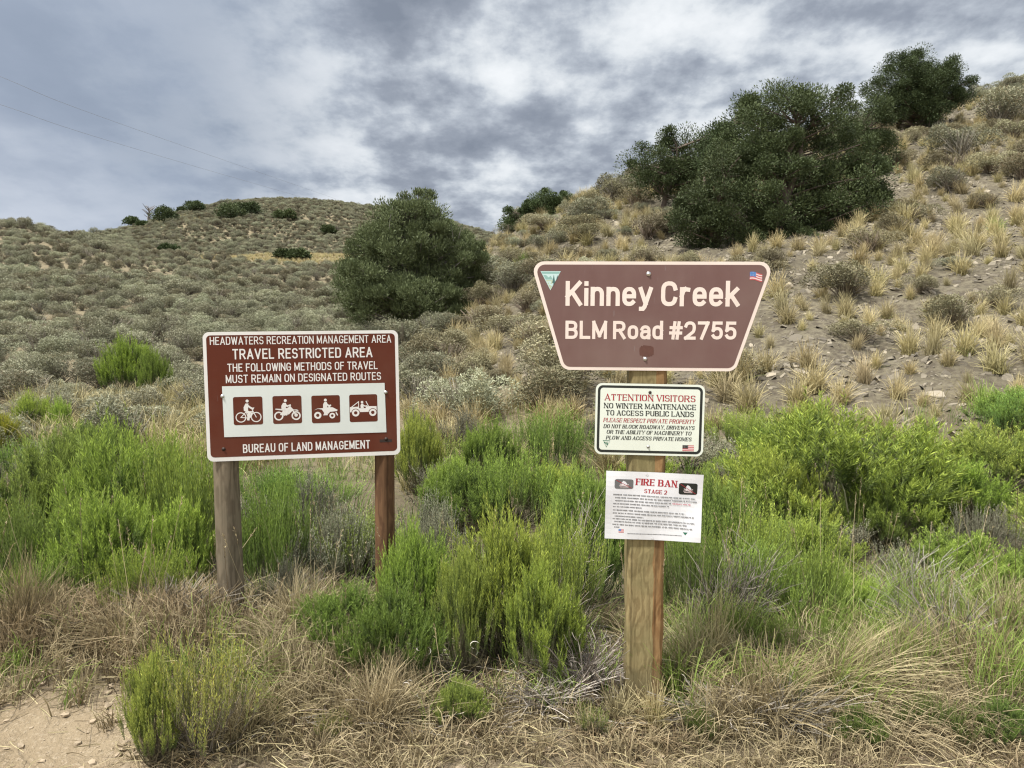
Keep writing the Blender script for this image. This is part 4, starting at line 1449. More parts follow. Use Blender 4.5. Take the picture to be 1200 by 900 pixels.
# foreground shrubs, each: photo column, depth, photo row of the top, photo width, mesh, tint, label
GREEN = [
    (55, 5.3, 500, 150, RB[1], (1, 1, 1), 'large deep green rabbitbrush at the left edge of the photo, behind the nearer green bush'),
    (140, 4.9, 487, 150, RB[0], (1, 1, 1), 'tallest bright green rabbitbrush left of the red-brown sign'),
    (215, 4.6, 505, 120, RBX[0], (1, 1, 1), 'wispy green rabbitbrush just left of the weathered round post'),
    (25, 4.3, 575, 130, RBX[1], (1, 1, 1), 'wispy green shrub at the left edge with long fine shoots'),
    (125, 4.25, 566, 130, RB[0], (.9, .95, .9), 'rounded green shrub in front of the tallest left rabbitbrush'),
    (208, 4.35, 574, 90, RB[2], (.95, 1, 1), 'rounded green shrub touching the left side of the round post'),
    (315, 4.5, 548, 100, RBX[1], (.95, 1, .9), 'green shrub under the red-brown sign, right beside the weathered round post'),
    (482, 3.72, 606, 85, RB[1], (.98, .95, .8), 'narrow deep green rabbitbrush hiding the foot of the rust-stained round post'),
    (405, 3.5, 680, 90, RB[4], (.82, .82, .72), 'dark green low shrub left of the rust-stained round post'),
    (462, 3.3, 682, 112, RB[4], (.72, .74, .66), 'dark green shrub in front of the rust-stained round post'),
    (590, 3.55, 588, 118, RB[0], (1, 1, 1), 'bright green rabbitbrush in the middle between the two signs, tallest there'),
    (542, 3.4, 636, 66, RB[3], (.92, 1, .95), 'bright yellow-tipped rabbitbrush left of the middle bush'),
    (660, 3.8, 598, 95, RBX[0], (1, 1, 1), 'green rabbitbrush left of the square post below the paper notice'),
    (632, 3.3, 650, 90, RB[2], (.95, 1, .95), 'green shrub with bare grey stems at the foot of the middle bush'),
    (690, 4.4, 540, 110, RB[1], (1, 1, 1), 'deep green shrub behind the square post, left of the white notice'),
    (540, 3.0, 790, 60, RB[3], (.85, .95, .9), 'tiny yellow-green shrub on the dirt edge in the middle foreground'),
    (572, 7.2, 488, 75, RB[0], (.95, 1, 1), 'small rounded green bush at the hill foot, left of two behind the middle shrubs'),
    (645, 7.6, 477, 95, RBX[0], (.9, 1, 1), 'rounded green bush at the hill foot left of the white notice'),
    (600, 6.2, 525, 120, RBX[0], (.95, 1, .95), 'pale green shrub between the signs behind the middle rabbitbrush'),
    (530, 6.4, 528, 70, RB[2], (.95, 1, 1), 'small green shrub just right of the red-brown sign'),
    (490, 7.5, 478, 55, RB[3], (.9, 1, .9), 'little yellow-green shrub at the right edge of the red-brown sign'),
    (978, 6.0, 468, 250, RB[0], (1.02, 1, .95), 'biggest bright green rabbitbrush right of the signs, domed against the stony slope'),
    (905, 5.7, 520, 130, RB[2], (1, 1, 1), 'bright green rabbitbrush left of the biggest domed one'),
    (1050, 5.6, 535, 120, RB[2], (.95, 1, .95), 'green rabbitbrush on the right flank of the biggest domed one'),
    (1165, 6.5, 494, 130, RB[3], (.88, .98, .9), 'yellowish green rabbitbrush at the right edge against the stony slope'),
    (835, 4.9, 555, 110, RB[1], (1, 1, 1), 'green shrub just right of the fire ban notice'),
    (895, 4.6, 592, 130, RBX[0], (1, 1, .95), 'tall-stemmed light green shrub in front of the big domed rabbitbrush'),
    (955, 4.75, 600, 120, RB[2], (1, 1, 1), 'bright green rabbitbrush below the big domed one'),
    (880, 4.1, 625, 130, RBX[1], (1.05, 1, .95), 'wispy green and straw shrub right of the square post'),
    (1000, 4.0, 665, 62, RB[0], (1, 1, 1), 'small bright green shrub standing alone in the dry grass on the right'),
    (1120, 4.5, 618, 130, RB[2], (.95, 1, 1.0), 'pale green shrub near the right edge with bare stems'),
    (1190, 4.25, 640, 110, RB[0], (.92, 1, .95), 'light green shrub cut by the right edge of the photo'),
    (1100, 4.15, 690, 80, RBX[0], (.9, 1, .95), 'low green shrub among grey stems at lower right'),
    (235, 2.80, 716, 130, RBX[2], (.95, .98, 1), 'yellow-tipped rabbitbrush on the dirt shoulder at the bottom left'),
    (180, 2.76, 758, 75, RB[3], (.88, .95, .9), 'small yellow-green shrub at the very front of the dirt shoulder'),
    (815, 4.0, 598, 90, RBX[1], (1, 1, .95), 'fine-stemmed olive green shrub touching the right side of the square post'),
    (940, 4.0, 632, 110, RBX[0], (1, 1, .95), 'olive green shrub with long upright stems left of the small lone bush'),
    (1060, 3.9, 690, 90, RBX[1], (1, 1, .95), 'loose grey-green shrub right of the small lone bush'),
    (1150, 3.75, 715, 110, RBX[0], (1.0, .98, .95), 'loose green shrub above the straw in the lower right corner'),
    (860, 3.55, 690, 90, RBX[1], (1.05, 1, 1), 'wispy olive shrub in front of the grey dead brush right of the square post'),
    (290, 3.3, 745, 70, RBX[2], (.9, .92, 1), 'thin dull green shrub right of the yellow-tipped one on the dirt shoulder'),
    (60, 3.95, 640, 110, RBX[1], (1, 1, .95), 'fine green shoots above the brown grass at the far left'),
    (165, 3.9, 640, 110, RBX[0], (.95, 1, .9), 'fine green shoots above the straw left of the weathered post'),
    (690, 2.95, 838, 50, RBX[2], (.7, .78, .8), 'tiny dull weed in the dry grass just left of the foot of the square post'),
    (1005, 2.9, 822, 60, RB[4], (.6, .66, .7), 'low dark green weed at the bottom edge in the straw'),
    (1100, 2.95, 810, 80, RBX[1], (.7, .75, .75), 'low dull green weed near the bottom right corner'),
    (1175, 2.9, 812, 70, RB[4], (.6, .66, .7), 'low dark green weed in the bottom right corner'),
    (820, 2.95, 822, 50, RBX[1], (.8, .82, .8), 'thin green weed at the bottom edge right of the square post'),
    (390, 2.9, 838, 50, RBX[2], (.75, .8, .8), 'tiny yellowish weed at the bottom edge below the dark green shrub'),
    (8, 3.75, 665, 60, RB[0], (1, 1, 1), 'bright green shrub peeping in at the left edge above the dry grass'),
    (35, 9.5, 456, 44, RB[0], (1, 1, .95), 'small bright green bush in the pale grass on the far left'),
    (70, 9.2, 462, 26, RB[0], (.95, 1, .95), 'smallest green bush beside the bright green one on the far left'),
    (0, 8.4, 482, 44, RB[3], (1.1, 1, .6), 'yellow flowering bush cut by the left edge of the photo'),
    (150, 14.0, 391, 62, RB[0], (.92, .98, .8), 'bright green bush among grey sagebrush, left of the red-brown sign'),
    (180, 13.4, 405, 36, RB[1], (.9, .98, .8), 'darker green bush leaning on the bright green one among sagebrush'),
    (100, 7.8, 492, 90, RB[1], (1, 1, 1), 'green shrub at the edge of the pale grass behind the left bushes'),
    (760, 7.0, 520, 60, RB[2], (.95, 1, 1), 'green shrub glimpsed behind the square post'),
    (850, 7.0, 532, 60, RB[1], (1, 1, 1), 'small green shrub at the hill foot right of the white notice'),
]
for u, D, vt, wpx, ms, colr, lab in GREEN:
    if u == 405:
        wpx *= 1.25
    p = pix(u, vt, D)
    z0 = gz(p[0], D)
    hz = max(.15, p[2] - z0) * 1.04
    place_shrub('rabbitbrush', ms, (p[0], D, z0 - .02), wpx * D / F_PX / 1.08, hz, RNG.uniform(0, 6.28), lab, 'shrub', 'green rabbitbrush around the signs', tuple(np.array(colr) * RNG.uniform(.82, 1.15)))

GREY = [
    (355, 5.4, 540, 100, SG[0], 'grey-green sagebrush behind the red-brown sign, left of the rust-stained post'),
    (400, 4.9, 575, 90, SG[1], 'pale sagebrush between the two round posts'),
    (330, 3.95, 640, 60, SG[0], 'grey twiggy sagebrush at the foot of the weathered post'),
    (488, 5.2, 555, 80, SG[1], 'pale silvery sagebrush right of the rust-stained post'),
    (520, 4.7, 570, 60, SG[1], 'silvery sagebrush with upright stalks between the signs'),
    (1050, 4.6, 622, 100, SG[2], 'grey-brown sagebrush below the right flank of the big green bush'),
    (1150, 5.0, 575, 80, SG[2], 'grey twiggy sagebrush near the right edge of the photo'),
    (480, 8.3, 465, 60, SG[0], 'sagebrush peeking out at the right edge of the red-brown sign'),
    (540, 8.6, 470, 60, SG[0], 'small dull sagebrush at the hill foot between the signs'),
    (700, 8.3, 480, 60, SG[0], 'dull sagebrush at the hill foot left of the white notice'),
    (820, 4.3, 640, 70, SG[2], 'grey bare-stemmed sagebrush right of the square post'),
    (20, 7.2, 505, 80, SG[1], 'pale sagebrush at the left edge behind the green bushes'),
]
for u, D, vt, wpx, ms, lab in GREY:
    p = pix(u, vt, D)
    z0 = gz(p[0], D)
    place_shrub('sagebrush', ms, (p[0], D, z0 - .02), wpx * D / F_PX / 1.25, max(.15, p[2] - z0), RNG.uniform(0, 6.28), lab, 'shrub', 'grey sagebrush near the signs')


# the thicket between the hand-placed shrubs
rng = np.random.default_rng(15)
for k in range(70):
    u = rng.uniform(-420, 1650)
    D = rng.uniform(4.6, 8.4)
    if abs(u - 755) < 45 or (720 < u < 800) or (u < 240 and D > 7.2):
        continue
    x = (u - 600) / F_PX * D
    if float(hill_mask([x], [D])[0]) > .5:
        continue
    hz = rng.uniform(.34, .62)
    wd_ = rng.uniform(.45, .85)
    green = rng.random() < (.72 if u < 1000 else .8)
    ms = (RB + RBX)[rng.integers(0, 8)] if green else SG[rng.integers(0, 3)]
    where = 'left of the red-brown sign' if u < 240 else ('between the two signs' if u < 700 else 'right of the square post')
    if green:
        place_shrub('rabbitbrush', ms, (x, D, gz(x, D) - .02), wd_, hz, rng.uniform(0, 6.28), 'green shrub in the thicket ' + where + ', behind the front row', 'shrub', 'green shrubs in the thicket', tuple(np.array((rng.uniform(.85, 1.05), 1, rng.uniform(.85, 1.1))) * rng.uniform(.75, 1.15)))
    else:
        place_shrub('sagebrush', ms, (x, D, gz(x, D) - .02), wd_, hz * .85, rng.uniform(0, 6.28), 'grey sagebrush in the thicket ' + where + ', behind the front row', 'shrub', 'grey sagebrush in the thicket')


# ------------------------------------------------------------------ distant sagebrush, tussocks: lighter meshes, many copies
def dome_bush(mb, rng, c, w, h, nl, leaf, mat=0, stalks=0, rv=None, up=.9):
    """one bush of small leaf sprays on a lumpy dome, added to mb"""
    n = nl
    a = rng.random(n) * 2 * np.pi
    cz = .2 + .8 * rng.random(n) ** .85                                    # height on the dome: denser towards the top
    ph = rng.random(4) * 6.28
    lump = 1 + .20 * np.sin(a * 3 + ph[0] + cz * 2) + .14 * np.sin(a * 5 + ph[1] - cz * 5) + .12 * np.sin(cz * 9 + ph[2] + a * 2)
    rr = np.sqrt(np.clip(1 - cz ** 2, 0, 1)) * lump * (1 - .22 * rng.random(n) ** 2)
    x, y = rr * np.cos(a), rr * np.sin(a)
    z = (.12 + .88 * cz) * (.82 + .18 * lump)
    p = np.stack([c[0] + x * w / 2, c[1] + y * w / 2, c[2] + z * h], 1)
    d = unit(np.stack([x * .8, y * .8, np.full(n, up * .55)], 1) + rng.normal(size=(n, 3)) * .62)
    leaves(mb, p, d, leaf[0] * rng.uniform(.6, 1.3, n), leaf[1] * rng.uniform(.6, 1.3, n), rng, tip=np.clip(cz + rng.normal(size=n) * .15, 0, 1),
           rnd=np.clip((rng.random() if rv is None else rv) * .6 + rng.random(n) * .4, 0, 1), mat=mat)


def sage_mesh(seed, nl=5200, mat='sage', leaf=(.058, .014)):
    rng = np.random.default_rng(seed)
    mb = MB()
    cs = rng.normal(size=(5, 2)) * .2
    for j in range(5):
        k = rng.uniform(.5, .75)
        dome_bush(mb, rng, (cs[j, 0], cs[j, 1], rng.uniform(.0, .14)), k, rng.uniform(.6, .85), nl // 5, leaf, rv=rng.random())
    n = 70
    a = rng.random(n) * 2 * np.pi
    e = np.stack([.45 * np.cos(a) * rng.random(n), .45 * np.sin(a) * rng.random(n), rng.uniform(.3, .75, n)], 1)
    b0 = np.zeros((n, 3)); b0[:, :2] = rng.normal(size=(n, 2)) * .05
    tubes(mb, bez(b0, e * .5, e, 4), .014, .005, 3, mat=1)
    return mb.mesh('sagebrush', [M[mat], M['twig']])


def instance_mass(name, protos, pts, scl, rots, label, cat):
    """uncountable ground cover: prototypes instanced on points"""
    me = bpy.data.meshes.new(name)
    n = len(pts)
    me.vertices.add(n)
    me.vertices.foreach_set('co', np.asarray(pts, np.float32).ravel())
    a = me.attributes.new('scl', 'FLOAT_VECTOR', 'POINT'); a.data.foreach_set('vector', np.asarray(scl, np.float32).ravel())
    a = me.attributes.new('rot', 'FLOAT_VECTOR', 'POINT'); a.data.foreach_set('vector', np.asarray(rots, np.float32).ravel())
    o = link(name, me)
    ng = bpy.data.node_groups.new(name, 'GeometryNodeTree')
    ng.interface.new_socket('Geometry', in_out='INPUT', socket_type='NodeSocketGeometry')
    ng.interface.new_socket('Geometry', in_out='OUTPUT', socket_type='NodeSocketGeometry')
    gi, go = ng.nodes.new('NodeGroupInput'), ng.nodes.new('NodeGroupOutput')
    jn = ng.nodes.new('GeometryNodeJoinGeometry')
    for k, pm in enumerate(protos):
        po = bpy.data.objects.new(name + '_kind', pm)
        oi = ng.nodes.new('GeometryNodeObjectInfo')
        oi.inputs['Object'].default_value = po
        oi.inputs['As Instance'].default_value = True
        ng.links.new(oi.outputs['Geometry'], jn.inputs[0])
    ip = ng.nodes.new('GeometryNodeInstanceOnPoints')
    ip.inputs['Pick Instance'].default_value = True
    ns = ng.nodes.new('GeometryNodeInputNamedAttribute'); ns.data_type = 'FLOAT_VECTOR'; ns.inputs[0].default_value = 'scl'
    nr = ng.nodes.new('GeometryNodeInputNamedAttribute'); nr.data_type = 'FLOAT_VECTOR'; nr.inputs[0].default_value = 'rot'
    rv = ng.nodes.new('FunctionNodeRandomValue'); rv.data_type = 'INT'
    rv.inputs[4].default_value = 0; rv.inputs[5].default_value = len(protos) - 1
    e2r = ng.nodes.new('FunctionNodeEulerToRotation')
    ng.links.new(gi.outputs[0], ip.inputs['Points'])
    ng.links.new(jn.outputs[0], ip.inputs['Instance'])
    ng.links.new(rv.outputs[2], ip.inputs['Instance Index'])
    ng.links.new(nr.outputs[0], e2r.inputs[0])
    ng.links.new(e2r.outputs[0], ip.inputs['Rotation'])
    ng.links.new(ns.outputs[0], ip.inputs['Scale'])
    ng.links.new(ip.outputs[0], go.inputs[0])
    md = o.modifiers.new('cover', 'NODES')
    md.node_group = ng
    tag(o, label, cat, kind='stuff')
    return o


def tussock(mb, rng, c, h, spread, n, w=.006, droop=.35, lean=(0, 0), k=4, mat=0):
    a = rng.random(n) * 2 * np.pi
    b0 = np.stack([c[0] + rng.normal(size=n) * spread * .16, c[1] + rng.normal(size=n) * spread * .16, np.full(n, c[2] - .01)], 1)
    r = spread * rng.random(n) ** .8
    L = h * rng.uniform(.55, 1.08, n)
    e = b0 + np.stack([np.cos(a) * r + lean[0] * L, np.sin(a) * r + lean[1] * L, L * (1 - droop * (r / spread) ** 2)], 1)
    m_ = (b0 + e) / 2 + np.stack([np.zeros(n), np.zeros(n), L * droop * .45], 1) - np.stack([np.cos(a) * r * .2, np.sin(a) * r * .2, np.zeros(n)], 1)
    ribbons(mb, bez(b0, m_, e, k), w, w * .25, rng, mat=mat, rnd=np.clip(rng.random() * .4 + rng.random(n) * .6, 0, 1))


def tuft_mesh(seed, mat, n=150, h=1.0, spread=.55, w=.02):
    rng = np.random.default_rng(seed)
    mb = MB()
    tussock(mb, rng, (0, 0, 0), h, spread, n, w, .4, (rng.normal() * .08, rng.normal() * .08))
    tussock(mb, rng, (0, 0, 0), h * .55, spread * 1.1, n // 2, w, .6)
    return mb.mesh('bunchgrass', M[mat])


SAGE_FAR = [sage_mesh(140 + i, 2200, m, (.085, .022)) for i, m in enumerate(('sage', 'sage_dull', 'sage_pale', 'sage', 'sage_dull'))]
SAGE_M = [sage_mesh(100 + i, mat=m) for i, m in enumerate(('sage', 'sage', 'sage_pale', 'sage'))]
TUFT_M = [tuft_mesh(120 + i, m) for i, m in enumerate(('straw_pale', 'straw_pale', 'straw', 'straw_pale', 'straw_pale'))] + [tuft_mesh(131, 'green_grass')]


def scatter(rng, n, a0, a1, d0, d1, gap, accept, power=1.0):
    """random spots in a wedge seen from the camera: photo columns a0..a1, depths d0..d1, at least gap (metres, grows with the spot's size) apart"""
    out = []
    cell = {}
    u = rng.uniform(a0, a1, n)
    D = (d0 ** 2 + (d1 ** 2 - d0 ** 2) * rng.random(n)) ** .5
    x = (u - 600) / F_PX * D
    ok = accept(u, D, x, rng.random(n))
    for xi, yi, ui, o in zip(x, D, u, ok):
        if not o:
            continue
        k = (int(xi // gap), int(yi // gap))
        if any((xi - px) ** 2 + (yi - py) ** 2 < gap * gap for i in (-1, 0, 1) for j in (-1, 0, 1) for px, py in cell.get((k[0] + i, k[1] + j), ())):
            continue
        cell.setdefault(k, []).append((xi, yi))
        out.append((xi, yi, ui))
    return np.array(out)


# the big trees keep their ground clear
TREE_SPOTS = [(900, 20.0, 3.3), (835, 19.0, 2.2), (990, 20.5, 2.2), (485, 21, 2.0), (1075, 29, 1.6), (790, 24, 1.5)]


def clear_of_trees(u, D):
    ok = np.ones(len(u), bool)
    for tu, td, r in TREE_SPOTS:
        ok &= np.hypot((u - tu) / F_PX * td, D - td) > r * .8
    return ok


def crest(u):
    return np.interp(u, [480, 570, 650, 720, 800, 900, 1050, 1200, 1400], [20, 29, 29, 29, 32, 36, 35, 39, 39])


# --- sagebrush on the slopes to the left, one by one out to 45 m, as a mass beyond
rng = np.random.default_rng(5)


def acc_left(u, D, x, r):
    lim = np.interp(u, [300, 480, 570, 640], [200, 13, 11, 9])
    on_left = (u < 520) & (D < 200) | (D < lim)
    hm = hill_mask(x, D)
    meadow = (D < 12.5) & (vnoise(x * .35, D * .35, 21) > -.1)
    return on_left & (hm < .3) & clear_of_trees(u, D) & ~(meadow & (r < .75)) & (r < np.where(D < 20, .8, 1))


near = scatter(rng, 9000, -140, 640, 8.5, 46, .74, acc_left)
far = scatter(rng, 120000, -160, 620, 44, 215, .84, lambda u, D, x, r: ~((D > 77) & (D < 95) & (u > 205)) & (u < 600) & ~((u > 175) & (u < 240) & (D > 130) & (r < .6)) & (hill_mask(x, D) < .3) & (r < .95))
zz = height(near[:, 0], near[:, 1])
size = .48 + .75 * rng.random(len(near)) ** 1.5 * np.interp(near[:, 1], [8, 14, 40], [.6, .85, 1.05])
order = np.argsort(-(size / near[:, 1]) * ((near[:, 2] > -20) & (near[:, 2] < 560)))
mp_, ms_ = [], []
cnt = 0
for k, i in enumerate(order):
    x, y, u = near[i]
    s = size[i]
    if cnt < 205 and -25 < u < 600:
        o = link('sagebrush', SAGE_M[rng.integers(0, 4)])
        o.location = (x, y, zz[i] - .04)
        o.rotation_euler = (0, 0, rng.uniform(0, 6.28))
        o.scale = (s * rng.uniform(.9, 1.25), s * rng.uniform(.9, 1.25), s * rng.uniform(.65, .95))
        lab = ('grey-green sagebrush on the slope left of the red-brown sign' if u < 245 else 'grey-green sagebrush on the slope above the red-brown sign') if y > 15 else 'low grey-green sagebrush at the near foot of the left slope'
        if u > 470:
            lab = 'grey-green sagebrush beside the dark rounded tree'
        tag(o, lab, 'shrub', 'sagebrush on the left slope')
        cnt += 1
    else:
        mp_.append((x, y, zz[i] - .04)); ms_.append((s * rng.uniform(.9, 1.25), s * rng.uniform(.9, 1.25), s * rng.uniform(.65, .95)))
far = np.concatenate([far, scatter(rng, 40000, -120, 600, 105, 215, .85, lambda u, D, x, r: (r < .9))])
zf = height(far[:, 0], far[:, 1])
for (x, y, u), z in zip(far, zf):
    s = .40 + .72 * rng.random() ** 1.5 + (.5 if rng.random() < .05 else 0)
    mp_.append((x, y, z - .05)); ms_.append((s, s * rng.uniform(.8, 1.2), s * rng.uniform(.65, 1.0)))
rots = np.zeros((len(mp_), 3)); rots[:, 2] = rng.uniform(0, 6.28, len(mp_))
instance_mass('sagebrush_cover', SAGE_FAR, mp_, ms_, rots, 'grey-green sagebrush covering the far slopes', 'shrubs')


# --- the stony hillside: tussocks, sagebrush, rocks
def acc_tuft(u, D, x, r):
    return ((hill_mask(x, D) > .1) | ((u < 720) & (D > 7.2))) & (D < crest(u) + 1) & clear_of_trees(u, D) & (r < np.interp(D, [8, 14, 30], [.55, .5, .7]) * np.interp(u, [700, 850], [1.25, 1.0]) * np.where(vnoise(x * .45, D * .45, 31) > -.22, 1, .35))


tf = scatter(rng, 17000, 470, 1650, 7.0, 40, .33, acc_tuft)
zt_ = height(tf[:, 0], tf[:, 1])
hs = .19 + .36 * rng.random(len(tf)) ** 1.2
vis = (tf[:, 2] < 1205)
order = np.argsort(-(hs / tf[:, 1]) * vis)
tp_, ts_ = [], []
for k, i in enumerate(order):
    x, y, u = tf[i]
    if k < 290:
        m = TUFT_M[rng.integers(0, 5) if rng.random() < .98 else 5]
        o = link('bunchgrass', m)
        o.location = (x, y, zt_[i] - .02)
        o.rotation_euler = (rng.normal() * .06 - .08, rng.normal() * .08, rng.uniform(0, 6.28))
        o.scale = (hs[i] * rng.uniform(.85, 1.25),) * 2 + (hs[i],)
        lab = 'straw-coloured bunchgrass tuft on the stony slope right of the trapezoid sign' if u > 870 else ('straw-coloured bunchgrass tuft on the stony slope behind the trapezoid sign' if u > 690 else 'straw-coloured bunchgrass tuft on the slope between the two signs')
        tag(o, lab, 'grass tuft', 'bunchgrass tufts on the stony slope')
    else:
        tp_.append((x, y, zt_[i] - .02)); ts_.append((hs[i], hs[i], hs[i]))
rots = rng.normal(size=(len(tp_), 3)) * .08; rots[:, 2] = rng.uniform(0, 6.28, len(tp_))
instance_mass('bunchgrass_cover', TUFT_M[:5], tp_, ts_, rots, 'smaller and farther straw-coloured bunchgrass tufts on the stony slope', 'grass')


bx_ = scatter(rng, 9000, 205, 450, 77, 95, .42, lambda u, D, x, r: r < 2)
by_ = scatter(rng, 4000, 175, 240, 132, 160, .5, lambda u, D, x, r: r < 2)
bb = np.concatenate([bx_, by_])
bs = np.stack([rng.uniform(.28, .5, len(bb))] * 3, 1)
br_ = np.zeros((len(bb), 3)); br_[:, 2] = rng.uniform(0, 6.28, len(bb))
instance_mass('slope_grass', TUFT_M[:2], np.stack([bb[:, 0], bb[:, 1], height(bb[:, 0], bb[:, 1]) - .03], 1), bs, br_, 'pale dry grass in bands on the far slope', 'grass')


def acc_hs(u, D, x, r):
    up = np.interp(u, [480, 620, 800, 1000, 1200], [.75, .6, .16, .06, .12]) * np.interp(D, [9, 14, 20, 30], [.5, .7, 1.2, 2.6])
    up = np.where((u < 700) & (D < 15), .8, up)
    return (hill_mask(x, D) > np.where(u < 700, .0, .4)) & ((D < crest(u) + 1) & clear_of_trees(u, D) & (r < up))


hsb = scatter(rng, 4400, 455, 1650, 8.6, 40, .78, acc_hs)
zh = height(hsb[:, 0], hsb[:, 1])
hsz = rng.uniform(.45, 1.1, len(hsb))
hord = np.argsort(-(hsz / hsb[:, 1]) * (hsb[:, 2] < 1210))
hp_, hs_ = [], []
for k, i in enumerate(hord):
    x, y, u = hsb[i]
    z, s = zh[i], hsz[i]
    if k >= 80:
        hp_.append((x, y, z - .04)); hs_.append((s * 1.15, s * 1.15, s * rng.uniform(.55, .85)))
        continue
    o = link('sagebrush', SAGE_M[rng.integers(0, 4)])
    o.location = (x, y, z - .04)
    o.rotation_euler = (0, 0, rng.uniform(0, 6.28))
    o.scale = (s * rng.uniform(1, 1.4), s * rng.uniform(1, 1.4), s * rng.uniform(.55, .85))
    o.color = (1.0, .92, .85, 1)
    tag(o, 'dull brownish sagebrush on the stony slope ' + ('right of the trapezoid sign' if u > 890 else ('between the dark rounded tree and the trapezoid sign' if u < 640 else 'behind the trapezoid sign')), 'shrub', 'sagebrush on the stony slope')
rots = np.zeros((len(hp_), 3)); rots[:, 2] = rng.uniform(0, 6.28, len(hp_))
instance_mass('sagebrush_patches', SAGE_M, hp_, hs_, rots, 'dull sagebrush patches higher on the stony slope', 'shrubs')
# hand-placed larger ones on that slope
for u, v, wpx, D, lab in ((560, 345, 80, 15.5, 'large sagebrush clump right of the dark rounded tree'), (600, 345, 60, 15.5, 'sagebrush with pale upright stalks left of the trapezoid sign'),
                          (500, 400, 52, 13.0, 'round sagebrush right above the corner of the red-brown sign'), (1125, 185, 62, 23, 'big pale sagebrush below the topmost juniper'),
                          (1115, 225, 50, 20, 'pale sagebrush on bare stones at upper right'), (1170, 150, 70, 27, 'dark wide sagebrush near the top right corner'),
                          (720, 235, 50, 26, 'sagebrush on the skyline above the trapezoid sign'), (690, 262, 50, 24, 'brownish sagebrush below the skyline left of the junipers')):
    p = pix(u, v, D)
    # slide along the view ray until it meets the slope
    for _ in range(30):
        dz = p[2] - gz(p[0], D)
        D += dz * 1.2
        D = min(max(D, 8), 38)
        p = pix(u, v, D)
    s = wpx * D / F_PX
    o = link('sagebrush', SAGE_M[rng.integers(0, 4)])
    o.location = (p[0], D, gz(p[0], D) - .05)
    o.scale = (s, s, s * .75)
    o.rotation_euler = (0, 0, rng.uniform(0, 6.28))
    tag(o, lab, 'shrub', 'sagebrush on the stony slope')


# --- rocks
def rock_mesh(seed):
    rng = np.random.default_rng(seed)
    mb = MB()
    # an angular slab: an irregular outline, two chipped faces
    n = rng.integers(6, 9)
    a = np.sort(rng.random(n) * 2 * np.pi + np.arange(n) * .2) 
    a = np.arange(n) * 2 * np.pi / n + rng.normal(size=n) * .22
    r = rng.uniform(.34, .55, n)
    rings = []
    for z, k in ((-.08, .9), (-.03, 1.0), (.03, 1.0), (.07, .93)):
        rings.append(np.stack([r * k * np.cos(a), r * k * np.sin(a) * .75, np.full(n, z)], 1) + rng.normal(size=(n, 3)) * .025)
    V = np.concatenate(rings + [np.array([[0, 0, -.085], [rng.normal() * .06, rng.normal() * .06, .078]])])
    q, t = [], []
    for i in range(3):
        for j in range(n):
            q.append((i * n + j, i * n + (j + 1) % n, (i + 1) * n + (j + 1) % n, (i + 1) * n + j))
    for j in range(n):
        t.append((4 * n, (j + 1) % n, j))
        t.append((4 * n + 1, 3 * n + j, 3 * n + (j + 1) % n))
    return V, np.array(q), np.array(t)


def rock_mat():
    m, t, b = new_mat('shale_rock')
    oi = N(t, 'ShaderNodeObjectInfo')
    ar = N(t, 'ShaderNodeAttribute', attribute_name='rnd')
    tc = N(t, 'ShaderNodeTexCoord')
    nz = noise_n(t, tc.outputs['Object'], 9, 5, .65)
    f = math_n(t, 'FRACT', math_n(t, 'ADD', oi.outputs['Random'], ar.outputs['Fac']))
    c = ramp_n(t, f, [(0, (.10, .088, .066)), (.4, (.185, .163, .12)), (.78, (.27, .24, .18)), (1, (.44, .385, .29))])
    c = mix_n(t, math_n(t, 'MULTIPLY', nz, .5), c, (.14, .12, .095))
    t.links.new(c, b.inputs['Base Color'])
    b.inputs['Roughness'].default_value = .9
    bp = N(t, 'ShaderNodeBump', i_Strength=.5, i_Distance=.03)
    t.links.new(nz, bp.inputs['Height'])
    t.links.new(bp.outputs[0], b.inputs['Normal'])
    return m


M['rock'] = rock_mat()
ROCKS = [rock_mesh(200 + i) for i in range(8)]
ROCK_M = []
for V, q, t3 in ROCKS:
    mb = MB()
    mb.add(V, q, t3)
    ROCK_M.append(mb.mesh('rock', M['rock']))


def slope_euler(x, y, rng, wob=.25):
    e = .25
    zx = (gz(x + e, y) - gz(x - e, y)) / (2 * e)
    zy = (gz(x, y + e) - gz(x, y - e)) / (2 * e)
    return (math.atan(zy) + rng.normal() * wob, -math.atan(zx) + rng.normal() * wob, rng.uniform(0, 6.28))


def acc_rock(u, D, x, r):
    return (hill_mask(x, D) > .2) & (D < crest(u)) & (r < np.interp(u, [500, 650, 850, 1200], [.25, .6, .9, 1]) * np.interp(D, [8, 11, 30], [.8, 1, .7]))


